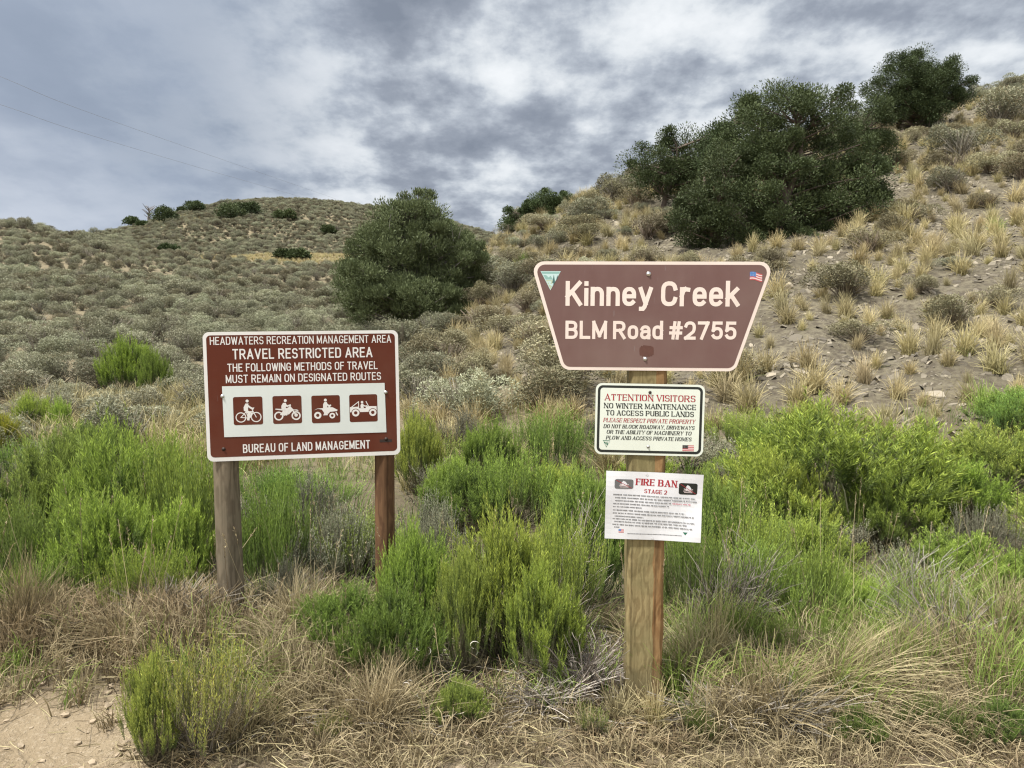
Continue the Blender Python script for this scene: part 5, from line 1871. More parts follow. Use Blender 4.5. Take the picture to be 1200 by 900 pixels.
rk = scatter(rng, 900, 520, 1210, 7.5, 26, .3, acc_rock)
zr = height(rk[:, 0], rk[:, 1])
for k, ((x, y, u), z) in enumerate(zip(rk[:280], zr)):
    s = .13 + .2 * rng.random() ** 2.5
    o = link('rock', ROCK_M[rng.integers(0, 8)])
    o.location = (x, y, z + s * .02)
    o.rotation_mode = 'ZYX'
    o.rotation_euler = slope_euler(x, y, rng)
    o.scale = (s * rng.uniform(.8, 1.3), s, s * rng.uniform(.7, 1.2))
    tag(o, 'flat tan shale rock on the stony slope ' + ('right of the trapezoid sign' if u > 880 else 'behind the trapezoid sign'), 'rock', 'loose shale rocks on the stony slope')
rub = MB()
rb = scatter(rng, 110000, 500, 1600, 7.0, 34, .05, lambda u, D, x, r: (hill_mask(x, D) > .12) & (D < crest(u)) & (r < np.interp(u, [500, 650, 850, 1200], [.3, .6, .9, 1]) * np.interp(D, [7, 11, 30], [1, 1, .7]) * np.clip(.75 + 1.3 * fbm(x * .7, D * .7, 44, 3), .1, 1)))
nr_ = len(rb)
zr = height(rb[:, 0], rb[:, 1])
sz = (.025 + .14 * rng.random(nr_) ** 2.8)
m5 = 5
ang = np.arange(m5) * 2 * np.pi / m5 + rng.normal(size=(nr_, m5)) * .25
rad5 = rng.uniform(.32, .6, (nr_, m5))
ring = np.stack([rad5 * np.cos(ang), rad5 * np.sin(ang) * rng.uniform(.5, 1, (nr_, 1)), np.zeros((nr_, m5))], -1)
lo_, hi_ = ring.copy(), ring * np.array([.93, .93, 1])
th = rng.uniform(.04, .13, (nr_, 1))
lo_[..., 2] = -th; hi_[..., 2] = th + rng.normal(size=(nr_, m5)) * .03
V = np.concatenate([lo_, hi_], 1) * sz[:, None, None]
# tip each stone over by a random axis
ax = unit(np.concatenate([rng.normal(size=(nr_, 2)), np.zeros((nr_, 1))], 1)); tl = np.abs(rng.normal(size=nr_)) * .75
c_, s_ = np.cos(tl)[:, None, None], np.sin(tl)[:, None, None]
A = ax[:, None]
V = V * c_ + np.cross(np.broadcast_to(A, V.shape), V) * s_ + A * (V * A).sum(-1, keepdims=True) * (1 - c_)
zx = (height(rb[:, 0] + .2, rb[:, 1]) - zr) / .2; zy = (height(rb[:, 0], rb[:, 1] + .2) - zr) / .2
V[..., 2] += V[..., 0] * zx[:, None] + V[..., 1] * zy[:, None]
V += np.stack([rb[:, 0], rb[:, 1], zr + sz * .06], 1)[:, None]
i0 = np.arange(nr_)[:, None] * 10
q = np.stack([np.stack([i0[:, 0] + j, i0[:, 0] + (j + 1) % 5, i0[:, 0] + 5 + (j + 1) % 5, i0[:, 0] + 5 + j], 1) for j in range(5)], 1).reshape(-1, 4)
t3 = np.stack([np.stack([i0[:, 0] + 5, i0[:, 0] + 5 + j, i0[:, 0] + 6 + j], 1) for j in (1, 2, 3)], 1).reshape(-1, 3)
rub.add(V.reshape(-1, 3), q, t3, rnd=np.repeat(rng.random(nr_), 10))
tag(rub.build('rubble', M['rock']), 'shale fragments strewn over the stony slope', 'rubble', kind='stuff')


# ------------------------------------------------------------------ trees
def grow_tree(name, base, blobs, seed, mat, bark, label, cat='tree', group=None, per=760, leaf=(.07, .025), clump=.40, dens=1.2, trunk_r=.11, up=.5, stems=1, limb_r=.03):
    """base: world point; blobs: crown lobes as world (centre, half sizes); clumps of leaf sprays fill the lobes, a limb runs to every clump"""
    rng = np.random.default_rng(seed)
    base = np.array(base, float)
    root = empty(name, base)
    tag(root, label, cat, group)
    C = []
    for c, hs in blobs:
        c, hs = np.array(c, float) - base, np.array(hs, float)
        n = max(3, int(dens * 2.1 * np.prod(hs) / clump ** 3 * .55))
        k = 0
        while k < n:
            p = rng.uniform(-1, 1, 3)
            r = np.linalg.norm(p)
            if r > 1 or rng.random() > .25 + .75 * r:
                continue
            C.append(c + p * hs)
            k += 1
    nin = len(C)
    for c, hs in blobs:                       # ragged sprays that stand out of the outline
        c, hs = np.array(c, float) - base, np.array(hs, float)
        for _ in range(max(1, int(nin / len(blobs) * .45))):
            p = rng.normal(size=3)
            p[2] = abs(p[2]) * .8
            p /= np.linalg.norm(p)
            C.append(c + p * (hs + rng.uniform(-.12, .14)))
    C = np.array(C)
    n = len(C)
    top = C[:, 2].max()
    # trunks
    wood = MB()
    K = 9
    T = []
    for s in range(stems):
        e = np.array([rng.normal() * .25 * (stems > 1) + C[:, 0].mean() * .8, rng.normal() * .2 + C[:, 1].mean() * .8, top * .78])
        b0 = np.array([rng.normal() * .12 * (stems > 1), rng.normal() * .1 * (stems > 1), -.15])
        m_ = (b0 + e) / 2 + np.array([rng.normal() * .18, rng.normal() * .18, 0])
        P = bez(b0[None], m_[None], e[None], K)
        P[:, 1:-1] += rng.normal(size=(1, K - 2, 3)) * .05
        T.append(P[0])
        tubes(wood, P, trunk_r * (1 if s == 0 else .75), trunk_r * .3, 8)
    TP = np.concatenate(T)
    # limbs from a point lower on a trunk
    d = C[:, None] - TP[None]
    cost = np.linalg.norm(d, axis=2) + 1.6 * np.maximum(0, TP[None, :, 2] - C[:, None, 2] + .25 * np.linalg.norm(d[..., :2], axis=2))
    st = TP[np.argmin(cost, axis=1)]
    mid = st * .5 + C * .5 + rng.normal(size=(n, 3)) * .12 - np.array([0, 0, .06])
    tubes(wood, bez(st, mid, C, 6), limb_r * rng.uniform(.7, 1.3, n), .008, 4)
    wood.build('trunk', bark, root, smooth=True)
    # crown
    fo = MB()
    ci = np.repeat(np.arange(n), per)
    N_ = len(ci)
    rad_ = clump * rng.uniform(.55, 1.3, n)
    rad_[nin:] = clump * rng.uniform(.35, .75, n - nin)
    q = unit(rng.normal(size=(N_, 3))) * (rng.random(N_) ** .5)[:, None]
    q *= rad_[ci][:, None] * np.array([1.05, 1.05, .85])
    p = C[ci] + q
    dd = unit(q * 1.4 / clump + np.array([0, 0, up]) + rng.normal(size=(N_, 3)) * .45)
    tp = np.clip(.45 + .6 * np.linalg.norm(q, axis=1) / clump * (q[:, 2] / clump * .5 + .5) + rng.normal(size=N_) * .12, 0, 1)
    cr = rng.random(n)
    leaves(fo, p, dd, leaf[0] * rng.uniform(.6, 1.3, N_), leaf[1] * rng.uniform(.6, 1.3, N_), rng, tip=tp, rnd=np.clip(cr[ci] * .45 + rng.random(N_) * .55, 0, 1))
    fo.build('crown', M[mat], root)
    return root


def lobe(u, v, D, wu, hv, depth, dD=0.0):
    c = pix(u, v, D + dD)
    k = D / F_PX
    return (c, (wu * k, depth, hv * k))


def on_ground(u, D):
    x = (u - 600) / F_PX * D
    return (x, D, gz(x, D))


JG = 'junipers on the stony hillside'
D = 19.5
grow_tree('juniper', on_ground(905, D), [
    lobe(925, 140, D, 52, 36, .9), lobe(960, 125, D, 30, 18, .5), lobe(880, 165, D, 34, 28, .8), lobe(975, 175, D, 38, 40, .9), lobe(905, 215, D, 66, 40, 1.3),
    lobe(985, 232, D, 46, 36, 1.0), lobe(870, 255, D, 60, 34, 1.2, -.6), lobe(940, 262, D, 44, 26, 1.0, -.4), lobe(1015, 215, D, 26, 24, .6), lobe(1020, 245, D, 28, 24, .8), lobe(895, 178, D, 40, 26, .9), lobe(905, 285, D, 50, 12, .8, -.7)], 301, 'juniper', M['bark'],
    'biggest dark green juniper in the middle of the hillside clump', 'tree', JG, stems=3, trunk_r=.15)
D = 18.8
grow_tree('juniper', on_ground(835, D), [lobe(828, 235, D, 32, 40, .9), lobe(815, 262, D, 28, 26, .8), lobe(850, 200, D, 26, 26, .7), lobe(842, 275, D, 40, 20, .8)], 302, 'juniper', M['bark'],
    'dense juniper low at the left front of the hillside clump', 'tree', JG, stems=2)
D = 23.0
grow_tree('juniper', on_ground(775, D), [lobe(770, 192, D, 32, 26, .9), lobe(795, 172, D, 30, 18, .8), lobe(830, 164, D, 28, 16, .7), lobe(760, 212, D, 22, 14, .6), lobe(800, 200, D, 24, 20, .7), lobe(775, 222, D, 26, 14, .7), lobe(805, 222, D, 26, 18, .8), lobe(815, 185, D, 26, 18, .7)], 303, 'juniper', M['bark'],
    'open juniper with a visible trunk at the left end of the hillside clump', 'tree', JG, dens=1.3, per=620, trunk_r=.09)
D = 21.5
grow_tree('juniper', on_ground(862, D), [lobe(862, 152, D, 22, 26, .7), lobe(882, 128, D, 20, 16, .6), lobe(848, 180, D, 26, 22, .7), lobe(838, 165, D, 18, 14, .5)], 304, 'juniper', M['bark'],
    'slim juniper top rising between the open tree and the biggest juniper', 'tree', JG, dens=1.4, trunk_r=.08)
D = 23.5
grow_tree('juniper', on_ground(1018, D), [lobe(1012, 150, D, 30, 26, .8), lobe(992, 165, D, 24, 24, .7), lobe(1005, 178, D, 28, 16, .8), lobe(1030, 170, D, 18, 16, .6)], 305, 'juniper', M['bark'],
    'juniper between the biggest one and the topmost tree', 'tree', JG, trunk_r=.09)
D = 29.0
grow_tree('juniper', on_ground(1070, D), [lobe(1075, 92, D, 40, 26, 1.1), lobe(1110, 105, D, 28, 18, .9), lobe(1040, 112, D, 26, 20, .9), lobe(1078, 125, D, 44, 18, 1.0), lobe(1060, 80, D, 20, 14, .6), lobe(1075, 108, D, 46, 32, 1.1), lobe(1120, 118, D, 16, 12, .6), lobe(1070, 135, D, 42, 16, .9), lobe(1095, 90, D, 26, 18, .8)], 306, 'juniper', M['bark'],
    'topmost juniper standing alone against the sky near the top right', 'tree', JG, dens=1.2, per=560, clump=.40, trunk_r=.11, stems=3)
D = 28.0
grow_tree('juniper', on_ground(642, D), [lobe(645, 248, D, 32, 22, .9), lobe(614, 262, D, 24, 15, .7)], 307, 'juniper', M['bark'],
    'small dark juniper on the skyline between the rounded tree and the trapezoid sign', 'tree', JG, clump=.3, trunk_r=.06)
D = 38.0
grow_tree('juniper', on_ground(1197, D), [lobe(1197, 96, D, 7, 6, .3)], 309, 'juniper', M['bark'], 'tiny dark bush on the skyline at the right edge of the photo', 'tree', JG, clump=.18, trunk_r=.03, per=120)
D = 21.0
grow_tree('rounded_tree', on_ground(485, D), [
    lobe(480, 292, D, 62, 52, 1.5), lobe(452, 320, D, 50, 44, 1.3, -.3), lobe(525, 312, D, 42, 40, 1.2), lobe(435, 350, D, 36, 30, 1.1, -.4), lobe(480, 350, D, 66, 28, 1.4, -.5), lobe(488, 252, D, 22, 24, .7),
    lobe(540, 330, D, 26, 24, .8), lobe(460, 280, D, 22, 18, .7), lobe(507, 274, D, 22, 22, .7), lobe(420, 335, D, 22, 34, .8), lobe(548, 305, D, 20, 24, .7), lobe(500, 365, D, 50, 18, 1.0, -.6)], 310, 'willow', M['bark_grey'],
    'dark rounded bushy tree between the two signs with fine twigs sticking out of its top', 'tree', None, per=320, leaf=(.08, .024), clump=.28, up=1.2, stems=6, trunk_r=.06, limb_r=.014, dens=.9)


def twig_spikes():
    """the thin shoots that stand out of the rounded tree's top"""
    tree = [o for o in bpy.data.objects if o.name.startswith('rounded_tree')][0]
    rng = np.random.default_rng(41)
    mb, lf = MB(), MB()
    n = 46
    u = np.concatenate([rng.normal(488, 24, 34), rng.uniform(425, 550, 12)])
    b0, e = [], []
    for k in range(n):
        v0 = np.interp(u[k], [420, 450, 490, 520, 550], [300, 262, 240, 262, 290])
        dz = rng.uniform(6, 24) * (1 if 455 < u[k] < 525 else .7)
        y = 21 + rng.normal() * .5
        b0.append(pix(u[k], v0 + 10, y)); e.append(pix(u[k] + rng.normal() * 5, v0 - dz, y))
    off = np.array(tree.location)
    b0, e = np.array(b0) - off, np.array(e) - off
    P = bez(b0, (b0 + e) / 2 + rng.normal(size=b0.shape) * .03, e, 4)
    ribbons(mb, P, .022, .008, rng)
    mb.build('shoots', M['bark_grey'], tree)
    t = rng.random((n, 34))
    lp = b0[:, None] + (e - b0)[:, None] * t[..., None]
    d = unit(rng.normal(size=lp.shape) * .7 + np.array([0, 0, .9]))
    leaves(lf, (lp + rng.normal(size=lp.shape) * .02).reshape(-1, 3), d.reshape(-1, 3), .075, .022, rng)
    lf.build('shoot_leaves', M['willow'], tree)


twig_spikes()


def far_bushes():
    rng = np.random.default_rng(61)
    spec = [(163, 257, 15, 10, 'small dark bush left of the bare dead tree on the far ridge'), (197, 253, 31, 20, 'round dark bush right beside the bare dead tree on the far ridge'),
            (238, 242, 24, 12, 'dark bush on the far ridge skyline right of the round one'), (275, 250, 32, 17, 'wide dark bush below the top of the far ridge'),
            (296, 246, 28, 16, 'dark bush overlapping the wide one below the top of the far ridge'), (338, 253, 23, 12, 'lone dark bush right of the ridge top'),
            (387, 271, 17, 10, 'little dark bush on the far ridge near the rounded tree'), (335, 299, 22, 9, 'dark bush at the lower edge of the far ridge, left one of two'),
            (353, 300, 22, 10, 'dark bush at the lower edge of the far ridge, right one of two'), (200, 292, 22, 8, 'low dark bush standing alone on the middle of the far slope'),
            (173, 262, 12, 6, 'low olive bush below the round dark bush on the far ridge'), (218, 245, 9, 6, 'smallest dark bush on the far ridge skyline')]
    for u, v, w, h, lab in spec:
        D = 150.0 if v < 280 else 95.0
        vb = v + h * .5
        lo, hi = 50.0, 178.0
        best = D
        # where the view ray to the bush's foot meets the slope
        Ds = np.linspace(60, 200, 700)
        pp = np.array([pix(u, vb, d) for d in Ds])
        hh = height(pp[:, 0], pp[:, 1])
        hit = np.where(pp[:, 2] <= hh)[0]
        if len(hit):
            best = Ds[hit[0]]
        else:
            best = Ds[np.argmin(pp[:, 2] - hh)]
        k = best / F_PX
        x = (u - 600) * k
        mb = MB()
        z = gz(x, best)
        for j in range(5):
            dome_bush(mb, rng, (rng.normal() * w * k * .2, rng.normal() * w * k * .2, -.15), w * k * rng.uniform(.5, .8), h * k * rng.uniform(.85, 1.2), 420, (.42, .16))
        o = mb.build('ridge_bush', M['juniper'])
        o.location = (x, best, z)
        tag(o, lab, 'bush', 'dark bushes on the far ridge')
    # the bare dead tree
    Ds = np.linspace(60, 200, 700)
    pp = np.array([pix(180, 257, d) for d in Ds])
    hh = height(pp[:, 0], pp[:, 1])
    hit = np.where(pp[:, 2] <= hh)[0]
    Dd = Ds[hit[0]] if len(hit) else Ds[np.argmin(pp[:, 2] - hh)]
    k = Dd / F_PX
    x = (180 - 600) * k
    root = empty('dead_tree', (x, Dd, gz(x, Dd)))
    tag(root, 'bare grey dead tree standing on the far ridge skyline', 'tree')
    H = 23 * k
    mb, br = MB(), MB()
    tubes(mb, np.array([[(0, 0, -.2), (-.05 * H, 0, .25 * H), (.02 * H, 0, .5 * H), (-.02 * H, 0, .72 * H)]]), .2, .1, 6)
    mb.build('trunk', M['bark_grey'], root)
    n = 26
    f = rng.uniform(.3, 1, n)
    b0 = np.stack([np.zeros(n), np.zeros(n), f * .7 * H], 1)
    a = rng.uniform(0, 6.28, n)
    L = rng.uniform(.15, .42, n) * H
    e = b0 + np.stack([np.cos(a) * L * .9, np.sin(a) * L * .9, L * rng.uniform(.3, 1.0, n)], 1)
    tubes(br, bez(b0, (b0 + e) / 2 + rng.normal(size=b0.shape) * .12, e, 5), .09, .035, 4)
    br.build('branches', M['bark_grey'], root)


far_bushes()

# ------------------------------------------------------------------ power lines
M['wire'] = plain('power_line', (.26, .27, .29), .6, .3)
for pts, lab in (((( -420, -70, 60), (0, 92, 78), (130, 139, 100), (260, 188, 140), (400, 235, 230), (440, 250, 260)), 'upper power line running down the sky on the left'),
                 ((( -420, -5, 60), (0, 124, 78), (130, 164, 100), (260, 205, 140), (400, 244, 230), (440, 256, 260)), 'lower power line running down the sky on the left')):
    P = np.array([pix(*p) for p in pts])
    # smooth curve through the points
    t = np.linspace(0, 1, len(P)); tt = np.linspace(0, 1, 60)
    Q = np.stack([np.polyval(np.polyfit(t, P[:, i], 4), tt) for i in range(3)], 1)
    mb = MB()
    tubes(mb, Q[None], .017, .017, 5)
    tag(mb.build('power_line', M['wire'], smooth=True), lab, 'power line')


# ------------------------------------------------------------------ ground cover near the camera
def blades(mb, rng, cx, cy, n_per, h, spread, w, droop, lean, mat=0, k=4, fall=0.0):
    """many grass clumps at once; cx.. arrays per clump"""
    m = len(cx)
    if m == 0:
        return
    i = np.repeat(np.arange(m), n_per)
    n = len(i)
    a = rng.random(n) * 2 * np.pi
    hh = np.broadcast_to(h, (m,))[i] * rng.uniform(.45, 1.1, n)
    sp = np.broadcast_to(spread, (m,))[i]
    bx = np.asarray(cx)[i] + rng.normal(size=n) * sp * .3
    by = np.asarray(cy)[i] + rng.normal(size=n) * sp * .3
    bz = height(bx, by) - .01
    r = sp * rng.random(n) ** .8
    lx = np.broadcast_to(lean[0], (m,))[i]; ly = np.broadcast_to(lean[1], (m,))[i]
    b0 = np.stack([bx, by, bz], 1)
    dx, dy = np.cos(a) * r + lx * hh, np.sin(a) * r + ly * hh
    dr = np.clip(droop * np.hypot(dx, dy) / np.maximum(hh, .05), 0, .85)
    e = b0 + np.stack([dx, dy, hh * (1 - dr)], 1)
    m_ = b0 + np.stack([dx * .3, dy * .3, hh * .72], 1) + rng.normal(size=(n, 3)) * hh[:, None] * .05
    ribbons(mb, bez(b0, m_, e, k), w * rng.uniform(.7, 1.3, n), w * .25, rng, mat=mat, rnd=np.clip(rng.random(m)[i] * .45 + rng.random(n) * .55, 0, 1))


def spots(rng, n, u0, u1, d0, d1):
    u = rng.uniform(u0, u1, n)
    d = (d0 ** 2 + (d1 ** 2 - d0 ** 2) * rng.random(n)) ** .5
    return (u - 600) / F_PX * d, d, u


rng = np.random.default_rng(900)
DIRT = lambda u, d: (rng.random(len(u)) > .12) & ((u < 140) & (d < 3.10 + .08 * np.sin(u * .05)) | ((u > 600) & (u < 660) & (d < 2.92)) | (d < 2.5))
dry = MB()
# brown and straw grass along the verge
x, y, u = spots(rng, 844, -420, 1650, 2.75, 4.6)
ok = ~DIRT(u, y) & ~((u > 380) & (u < 730) & (y > 2.98) & (rng.random(len(u)) < .85))
x, y, u = x[ok], y[ok], u[ok]
hgt = np.interp(y, [2.8, 3.2, 4.2], [.10, .18, .22]) * rng.uniform(.6, 1.4, len(x))
blades(dry, rng, x, y, 30, hgt, hgt * .5, .0052, .35, (rng.normal(size=len(x)) * .3, rng.normal(size=len(x)) * .25), mat=rng.integers(0, 1) * 0)
x, y, u = spots(rng, 654, -420, 1650, 2.8, 4.4)
ok = ~DIRT(u, y) & ~((u > 380) & (u < 730) & (y > 2.98) & (rng.random(len(u)) < .8))
x, y, u = x[ok], y[ok], u[ok]
blades(dry, rng, x, y, 24, np.interp(y, [2.8, 3.3, 4.2], [.10, .20, .26]), .14, .0050, .3, (rng.normal(size=len(x)) * .3, rng.normal(size=len(x)) * .2), mat=1)
# taller straw on the left verge, and straw bent over on the right
x, y, u = spots(rng, 232, -420, 265, 3.35, 3.85)
blades(dry, rng, x, y, 30, .26, .15, .0050, .35, (rng.normal(size=len(x)) * .3, rng.normal(size=len(x)) * .2), mat=1)
x, y, u = spots(rng, 70, 830, 1180, 2.95, 3.55)
blades(dry, rng, x, y, 34, .30, .17, .0050, .6, (rng.normal(.2, .7, len(x)), rng.normal(-.15, .45, len(x))), mat=0, k=5)
x, y, u = spots(rng, 158, 800, 1650, 2.8, 3.3)
blades(dry, rng, x, y, 26, .22, .13, .0045, .75, (rng.normal(.2, .6, len(x)), rng.normal(-.2, .3, len(x))), mat=0, k=5)
x, y, u = spots(rng, 120, 290, 480, 3.0, 4.0)
blades(dry, rng, x, y, 30, .28, .16, .004, .4, (rng.normal(0, .3, len(x)), rng.normal(-.1, .2, len(x))), mat=0)
x, y, u = spots(rng, 788, 150, 1650, 2.6, 3.15)
ok = vnoise(x * 2.4, y * 2.4, 71) > .10
x, y = x[ok], y[ok]
blades(dry, rng, x, y, 20, rng.uniform(.05, .19, len(x)), .12, .0046, .5, (rng.normal(size=len(x)) * .5, rng.normal(size=len(x)) * .4), mat=0)
x, y, u = spots(rng, 458, 150, 1650, 2.6, 3.15)
ok = vnoise(x * 2.4, y * 2.4, 71) < -.08
x, y = x[ok], y[ok]
blades(dry, rng, x, y, 16, rng.uniform(.05, .16, len(x)), .12, .0046, .5, (rng.normal(size=len(x)) * .5, rng.normal(size=len(x)) * .4), mat=1)
# olive-green grass mixed into the dry
x, y, u = spots(rng, 463, 760, 1650, 3.0, 4.4)
blades(dry, rng, x, y, 26, rng.uniform(.18, .42, len(x)), .11, .0048, .35, (rng.normal(size=len(x)) * .3, rng.normal(size=len(x)) * .2), mat=2)
x, y, u = spots(rng, 278, -420, 720, 3.0, 4.4)
ok = ~DIRT(u, y)
x, y = x[ok], y[ok]
blades(dry, rng, x, y, 22, rng.uniform(.14, .3, len(x)), .11, .0042, .35, (rng.normal(size=len(x)) * .3, rng.normal(size=len(x)) * .2), mat=2)
# a few tall seed-bearing stalks
n = 220
x, y, u = spots(rng, n, -350, 1600, 3.0, 4.6)
zb = height(x, y)
hh = rng.uniform(.35, .75, n)
b0 = np.stack([x, y, zb], 1)
e = b0 + np.stack([rng.normal(size=n) * .12, rng.normal(size=n) * .1, hh], 1)
m_ = (b0 + e) / 2 + rng.normal(size=(n, 3)) * .02
P = bez(b0, m_, e, 6)
ribbons(dry, P, .003, .002, rng, mat=0, tip=(.4, 1))
hd = P[:, -1] - P[:, -2]
ft = rng.random((n, 16))
leaves(dry, (P[:, None, -2] + hd[:, None] * (.35 + .75 * ft[..., None])).reshape(-1, 3), (unit(hd)[:, None] + rng.normal(size=(n, 16, 3)) * .3).reshape(-1, 3), .016, .0035, rng, tip=np.full(n * 16, .95))
tag(dry.build('dry_grass', [M['straw'], M['straw_brown'], M['green_grass']]), 'straw and brown dry grass along the verge', 'grass', kind='stuff')

# green and pale grass between the shrubs further back
mead = MB()
x, y, u = spots(rng, 742, -420, 1650, 4.0, 9.5)
ok = hill_mask(x, y) < .4
x, y, u = x[ok], y[ok], u[ok]
blades(mead, rng, x, y, 20, rng.uniform(.2, .42, len(x)), .17, .006, .3, (rng.normal(size=len(x)) * .2, rng.normal(size=len(x)) * .2), mat=0)
x, y, u = spots(rng, 742, -420, 1650, 4.2, 12.5)
ok = (hill_mask(x, y) < .6) & ((y > 7.5) | (rng.random(len(u)) < .3))
x, y, u = x[ok], y[ok], u[ok]
blades(mead, rng, x, y, 18, rng.uniform(.2, .45, len(x)), .2, .007, .35, (rng.normal(size=len(x)) * .2, rng.normal(size=len(x)) * .2), mat=1)
x, y, u = spots(rng, 420, 20, 330, 8.2, 13.0)
blades(mead, rng, x, y, 26, rng.uniform(.35, .55, len(x)), .25, .010, .3, (rng.normal(size=len(x)) * .2, rng.normal(size=len(x)) * .2), mat=1)
tag(mead.build('meadow_grass', [M['green_grass'], M['straw_pale']]), 'green and pale grass growing between the shrubs', 'grass', kind='stuff')

# litter of straws and twigs on the ground, and gravel on the bare dirt
M['curl'] = plain('dry_white_strip', (.62, .58, .52), .7)
lit = MB()
n = 12500
x, y, u = spots(rng, n, -420, 1650, 2.6, 4.4)
keep = ~(DIRT(u, y) & (u < 200)) | (rng.random(n) < .12)
x, y = x[keep], y[keep]
n = len(x)
z = height(x, y) + rng.uniform(.004, .05, n) * np.interp(y, [2.7, 3.3], [.3, 1])
a = rng.random(n) * 2 * np.pi
L = rng.uniform(.04, .24, n)
d = np.stack([np.cos(a), np.sin(a), rng.normal(size=n) * .16], 1) * L[:, None]
b0 = np.stack([x, y, z], 1)
ribbons(lit, bez(b0, b0 + d * .5 + rng.normal(size=(n, 3)) * L[:, None] * .12 + np.array([0, 0, .012]), b0 + d, 4), rng.uniform(.002, .005, n), .0018, rng, mat=np.int32(0))
n2 = 2600
x, y, u = spots(rng, n2, 280, 1300, 2.9, 4.0)
z = height(x, y) + rng.uniform(.01, .05, n2)
a = rng.random(n2) * 2 * np.pi
L = rng.uniform(.06, .22, n2)
d = np.stack([np.cos(a), np.sin(a) * .7, rng.normal(size=n2) * .18], 1) * L[:, None]
b0 = np.stack([x, y, z], 1)
ribbons(lit, bez(b0, b0 + d * .5 + rng.normal(size=(n2, 3)) * L[:, None] * .1, b0 + d, 4), rng.uniform(.0025, .005, n2), .0018, rng, mat=1)
# pale curled seed strips caught in the middle shrubs
n3 = 12
x, y, u = spots(rng, n3, 465, 570, 2.95, 3.25)
z = height(x, y) + rng.uniform(.02, .32, n3)
th = np.linspace(0, 1, 9)[None] * rng.uniform(2.0, 4.5, (n3, 1)) + rng.random((n3, 1)) * 6
rr = rng.uniform(.008, .016, (n3, 1))
P = np.stack([x[:, None] + rr * np.cos(th) * 1.3, y[:, None] + rr * .4 * np.sin(th), z[:, None] + rr * np.sin(th) + th * .002], 2)
ribbons(lit, P, .0035, .0015, rng, mat=2)
tag(lit.build('plant_litter', [M['straw'], M['dead'], M['curl']]), 'fallen straws and grey twigs lying under the shrubs', 'litter', kind='stuff')

M['pebble'] = plain('tan_gravel', (.36, .29, .20), .9, noise=.5, nscale=18)
gr = MB()
x, y, u = spots(rng, 1359, -420, 240, 2.5, 3.45)
x2, y2, u2 = spots(rng, 931, 240, 1650, 2.55, 3.1)
x, y = np.concatenate([x, x2]), np.concatenate([y, y2])
z = height(x, y)
for xi, yi, zi in zip(x, y, z):
    V, q, t3 = ROCKS[rng.integers(0, 8)]
    s = .005 + .045 * rng.random() ** 6
    R = np.array(Matrix.Rotation(rng.uniform(0, 6.28), 3, 'Z') @ Matrix.Rotation(rng.normal() * .3, 3, 'X'))
    gr.add((V * s * np.array([1, 1, 1.4])) @ R.T + np.array((xi, yi, zi + s * .1)), q, t3, rnd=rng.random())
tag(gr.build('gravel', M['pebble']), 'small tan pebbles on the bare dirt shoulder', 'gravel', kind='stuff')


# ------------------------------------------------------------------ single grass tussocks and dead brush
def make_tussock(u, D, h, spread, n, mat, lean, label, droop=.45, w=.0042):
    x = (u - 600) / F_PX * D
    r = np.random.default_rng(int(u * 7 + D * 100))
    mb = MB()
    tussock(mb, r, (0, 0, 0), h, spread, n, w, droop, lean, 6)
    tussock(mb, r, (0, 0, 0), h * .6, spread * 1.1, n // 2, w, droop * 1.3, lean, 6)
    o = mb.build('dry_grass_tussock', M[mat])
    o.location = (x, D, gz(x, D))
    tag(o, label, 'grass tussock', 'dry grass tussocks on the verge')


for a in ((20, 3.6, .46, .26, 260, 'straw_brown', (0, 0), 'tall brown grass tussock at the left edge of the photo'),
          (130, 3.5, .27, .28, 260, 'straw', (.1, -.2), 'straw-coloured grass tussock left of the weathered post'),
          (170, 3.85, .28, .26, 240, 'straw_brown', (0, 0), 'brown grass tussock beneath the left green shrubs'),
          (345, 3.75, .36, .24, 240, 'straw', (0, 0), 'light straw tussock right of the weathered post'),
          (440, 2.98, .3, .26, 260, 'straw', (.1, 0), 'golden grass tussock at the front edge below the dark green shrub'),
          (820, 3.3, .42, .26, 260, 'straw', (-.1, 0), 'straw and green grass tussock right against the square post'),
          (900, 3.05, .34, .36, 300, 'straw_brown', (.1, -.1), 'brown bushy grass tussock at lower right of the square post'),
          (985, 3.25, .36, .36, 340, 'straw', (.5, -.3), 'pale grass tussock bent over to the right in the lower right'),
          (1060, 3.4, .34, .34, 300, 'straw', (.3, -.1), 'straw-coloured tussock right of the bent one'),
          (1160, 3.3, .3, .35, 260, 'straw_brown', (-.2, 0), 'brown tussock in the lower right corner'),
          (1190, 3.6, .34, .28, 260, 'straw', (-.1, 0), 'tall straw tussock at the right edge of the photo'),
          (300, 2.95, .2, .26, 200, 'straw_brown', (.2, 0), 'low brown tussock beside the yellow-tipped shrub'),
          (262, 2.84, .3, .2, 130, 'straw', (.05, 0), 'straw tussock growing through the yellow-tipped shrub at the bottom left'),
          (845, 3.35, .44, .18, 170, 'straw_pale', (.05, 0), 'upright pale grass tussock right of the square post'),
          (728, 3.0, .2, .14, 120, 'straw', (.05, 0), 'short straw tussock at the left side of the foot of the square post'),
          (772, 2.99, .24, .14, 130, 'straw_pale', (.05, 0), 'short pale tussock in front of the foot of the square post'),
          (870, 2.95, .24, .2, 160, 'straw', (-.2, 0), 'low straw tussock at the front edge right of the square post')):
    make_tussock(*a)


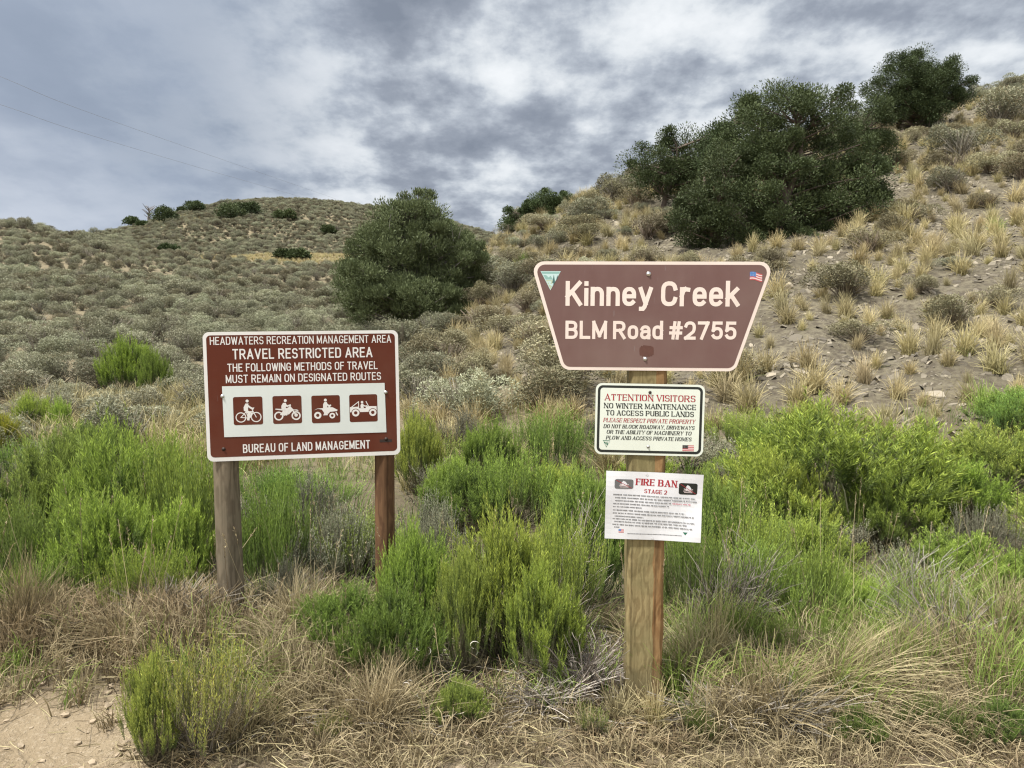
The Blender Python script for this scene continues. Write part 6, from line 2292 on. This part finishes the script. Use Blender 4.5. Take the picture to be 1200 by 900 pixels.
def dead_brush(u, D, h, spread, n, lean, label, seed, mat='dead', w=.0055, up=1.0):
    r = np.random.default_rng(seed)
    x = (u - 600) / F_PX * D
    mb = MB()
    b0 = r.normal(size=(n, 3)) * np.array([.05, .04, .0])
    a = r.random(n) * 2 * np.pi
    e = np.stack([np.cos(a) * spread * r.random(n) + lean[0], np.sin(a) * spread * .7 * r.random(n) + lean[1], h * up * r.uniform(.25, 1, n)], 1)
    P = bez(b0, e * .5 + np.array([0, 0, h * .12]) + r.normal(size=(n, 3)) * h * .06, e, 7)
    P[:, 1:] += r.normal(size=(n, 6, 3)) * h * .012
    tubes(mb, P, w * .5, w * .22, 3, rnd=r.random(n))
    # side twigs
    k = 3
    i = np.repeat(np.arange(n), k)
    s = r.integers(2, 6, len(i))
    q0 = P[i, s]
    q1 = q0 + (unit(P[i, 6] - P[i, 3]) + r.normal(size=q0.shape) * .4) * h * r.uniform(.1, .3, len(i))[:, None]
    ribbons(mb, bez(q0, (q0 + q1) / 2 + r.normal(size=q0.shape) * .01, q1, 4), w * .6, w * .3, r)
    o = mb.build('dead_brush', M[mat])
    o.location = (x, D, gz(x, D))
    tag(o, label, 'dead brush', 'dead grey brush under the shrubs')


for a in ((655, 3.6, .42, .30, 90, (-.1, -.05), 'grey dead brush fanning out left of the square post', 1, 'twig'),
          (690, 3.25, .3, .34, 110, (.02, -.05), 'bleached dead brush against the foot of the square post', 2, 'dead'),
          (640, 3.12, .16, .32, 80, (0, -.05), 'low spray of bare grey twigs on the ground in the middle foreground', 3, 'dead'),
          (652, 4.0, .72, .12, 26, (.16, 0), 'bleached straight dead stems rising out of the green shrub left of the paper notice', 4, 'dead'),
          (318, 4.0, .3, .30, 70, (.1, -.1), 'silvery dead stems lying right of the weathered post', 5, 'dead'),
          (845, 3.7, .46, .3, 90, (.05, -.05), 'grey dead brush right of the square post', 6, 'twig'),
          (880, 3.9, .5, .34, 90, (0, 0), 'brown-grey bare brush under the wispy shrub on the right', 7, 'twig'),
          (1080, 4.05, .4, .4, 90, (.1, 0), 'grey dead brush between the small green shrub and the right edge', 8, 'dead'),
          (90, 3.75, .18, .4, 80, (0, -.1), 'dark dead twigs at the edge of the bare dirt on the left', 9, 'twig'),
          (850, 3.0, .16, .34, 90, (0, 0), 'low grey twig tangle in front of the grass right of the square post', 12, 'dead'),
          (930, 2.95, .2, .34, 80, (.05, 0), 'low dark twig tangle at the bottom edge right of the square post', 13, 'twig'),
          (1130, 3.5, .34, .36, 90, (-.1, 0), 'grey bare twigs among the straw in the lower right corner', 14, 'dead'),
          (20, 5.0, .5, .2, 40, (0, 0), 'pale bare stems among the green shrubs at the left edge', 10, 'dead'),
          (190, 3.72, .24, .4, 80, (.1, 0), 'tangled grey twigs left of the foot of the weathered post', 11, 'twig')):
    dead_brush(*a)

print('objects', len(bpy.data.objects), 'verts', sum(len(m.vertices) for m in bpy.data.meshes))
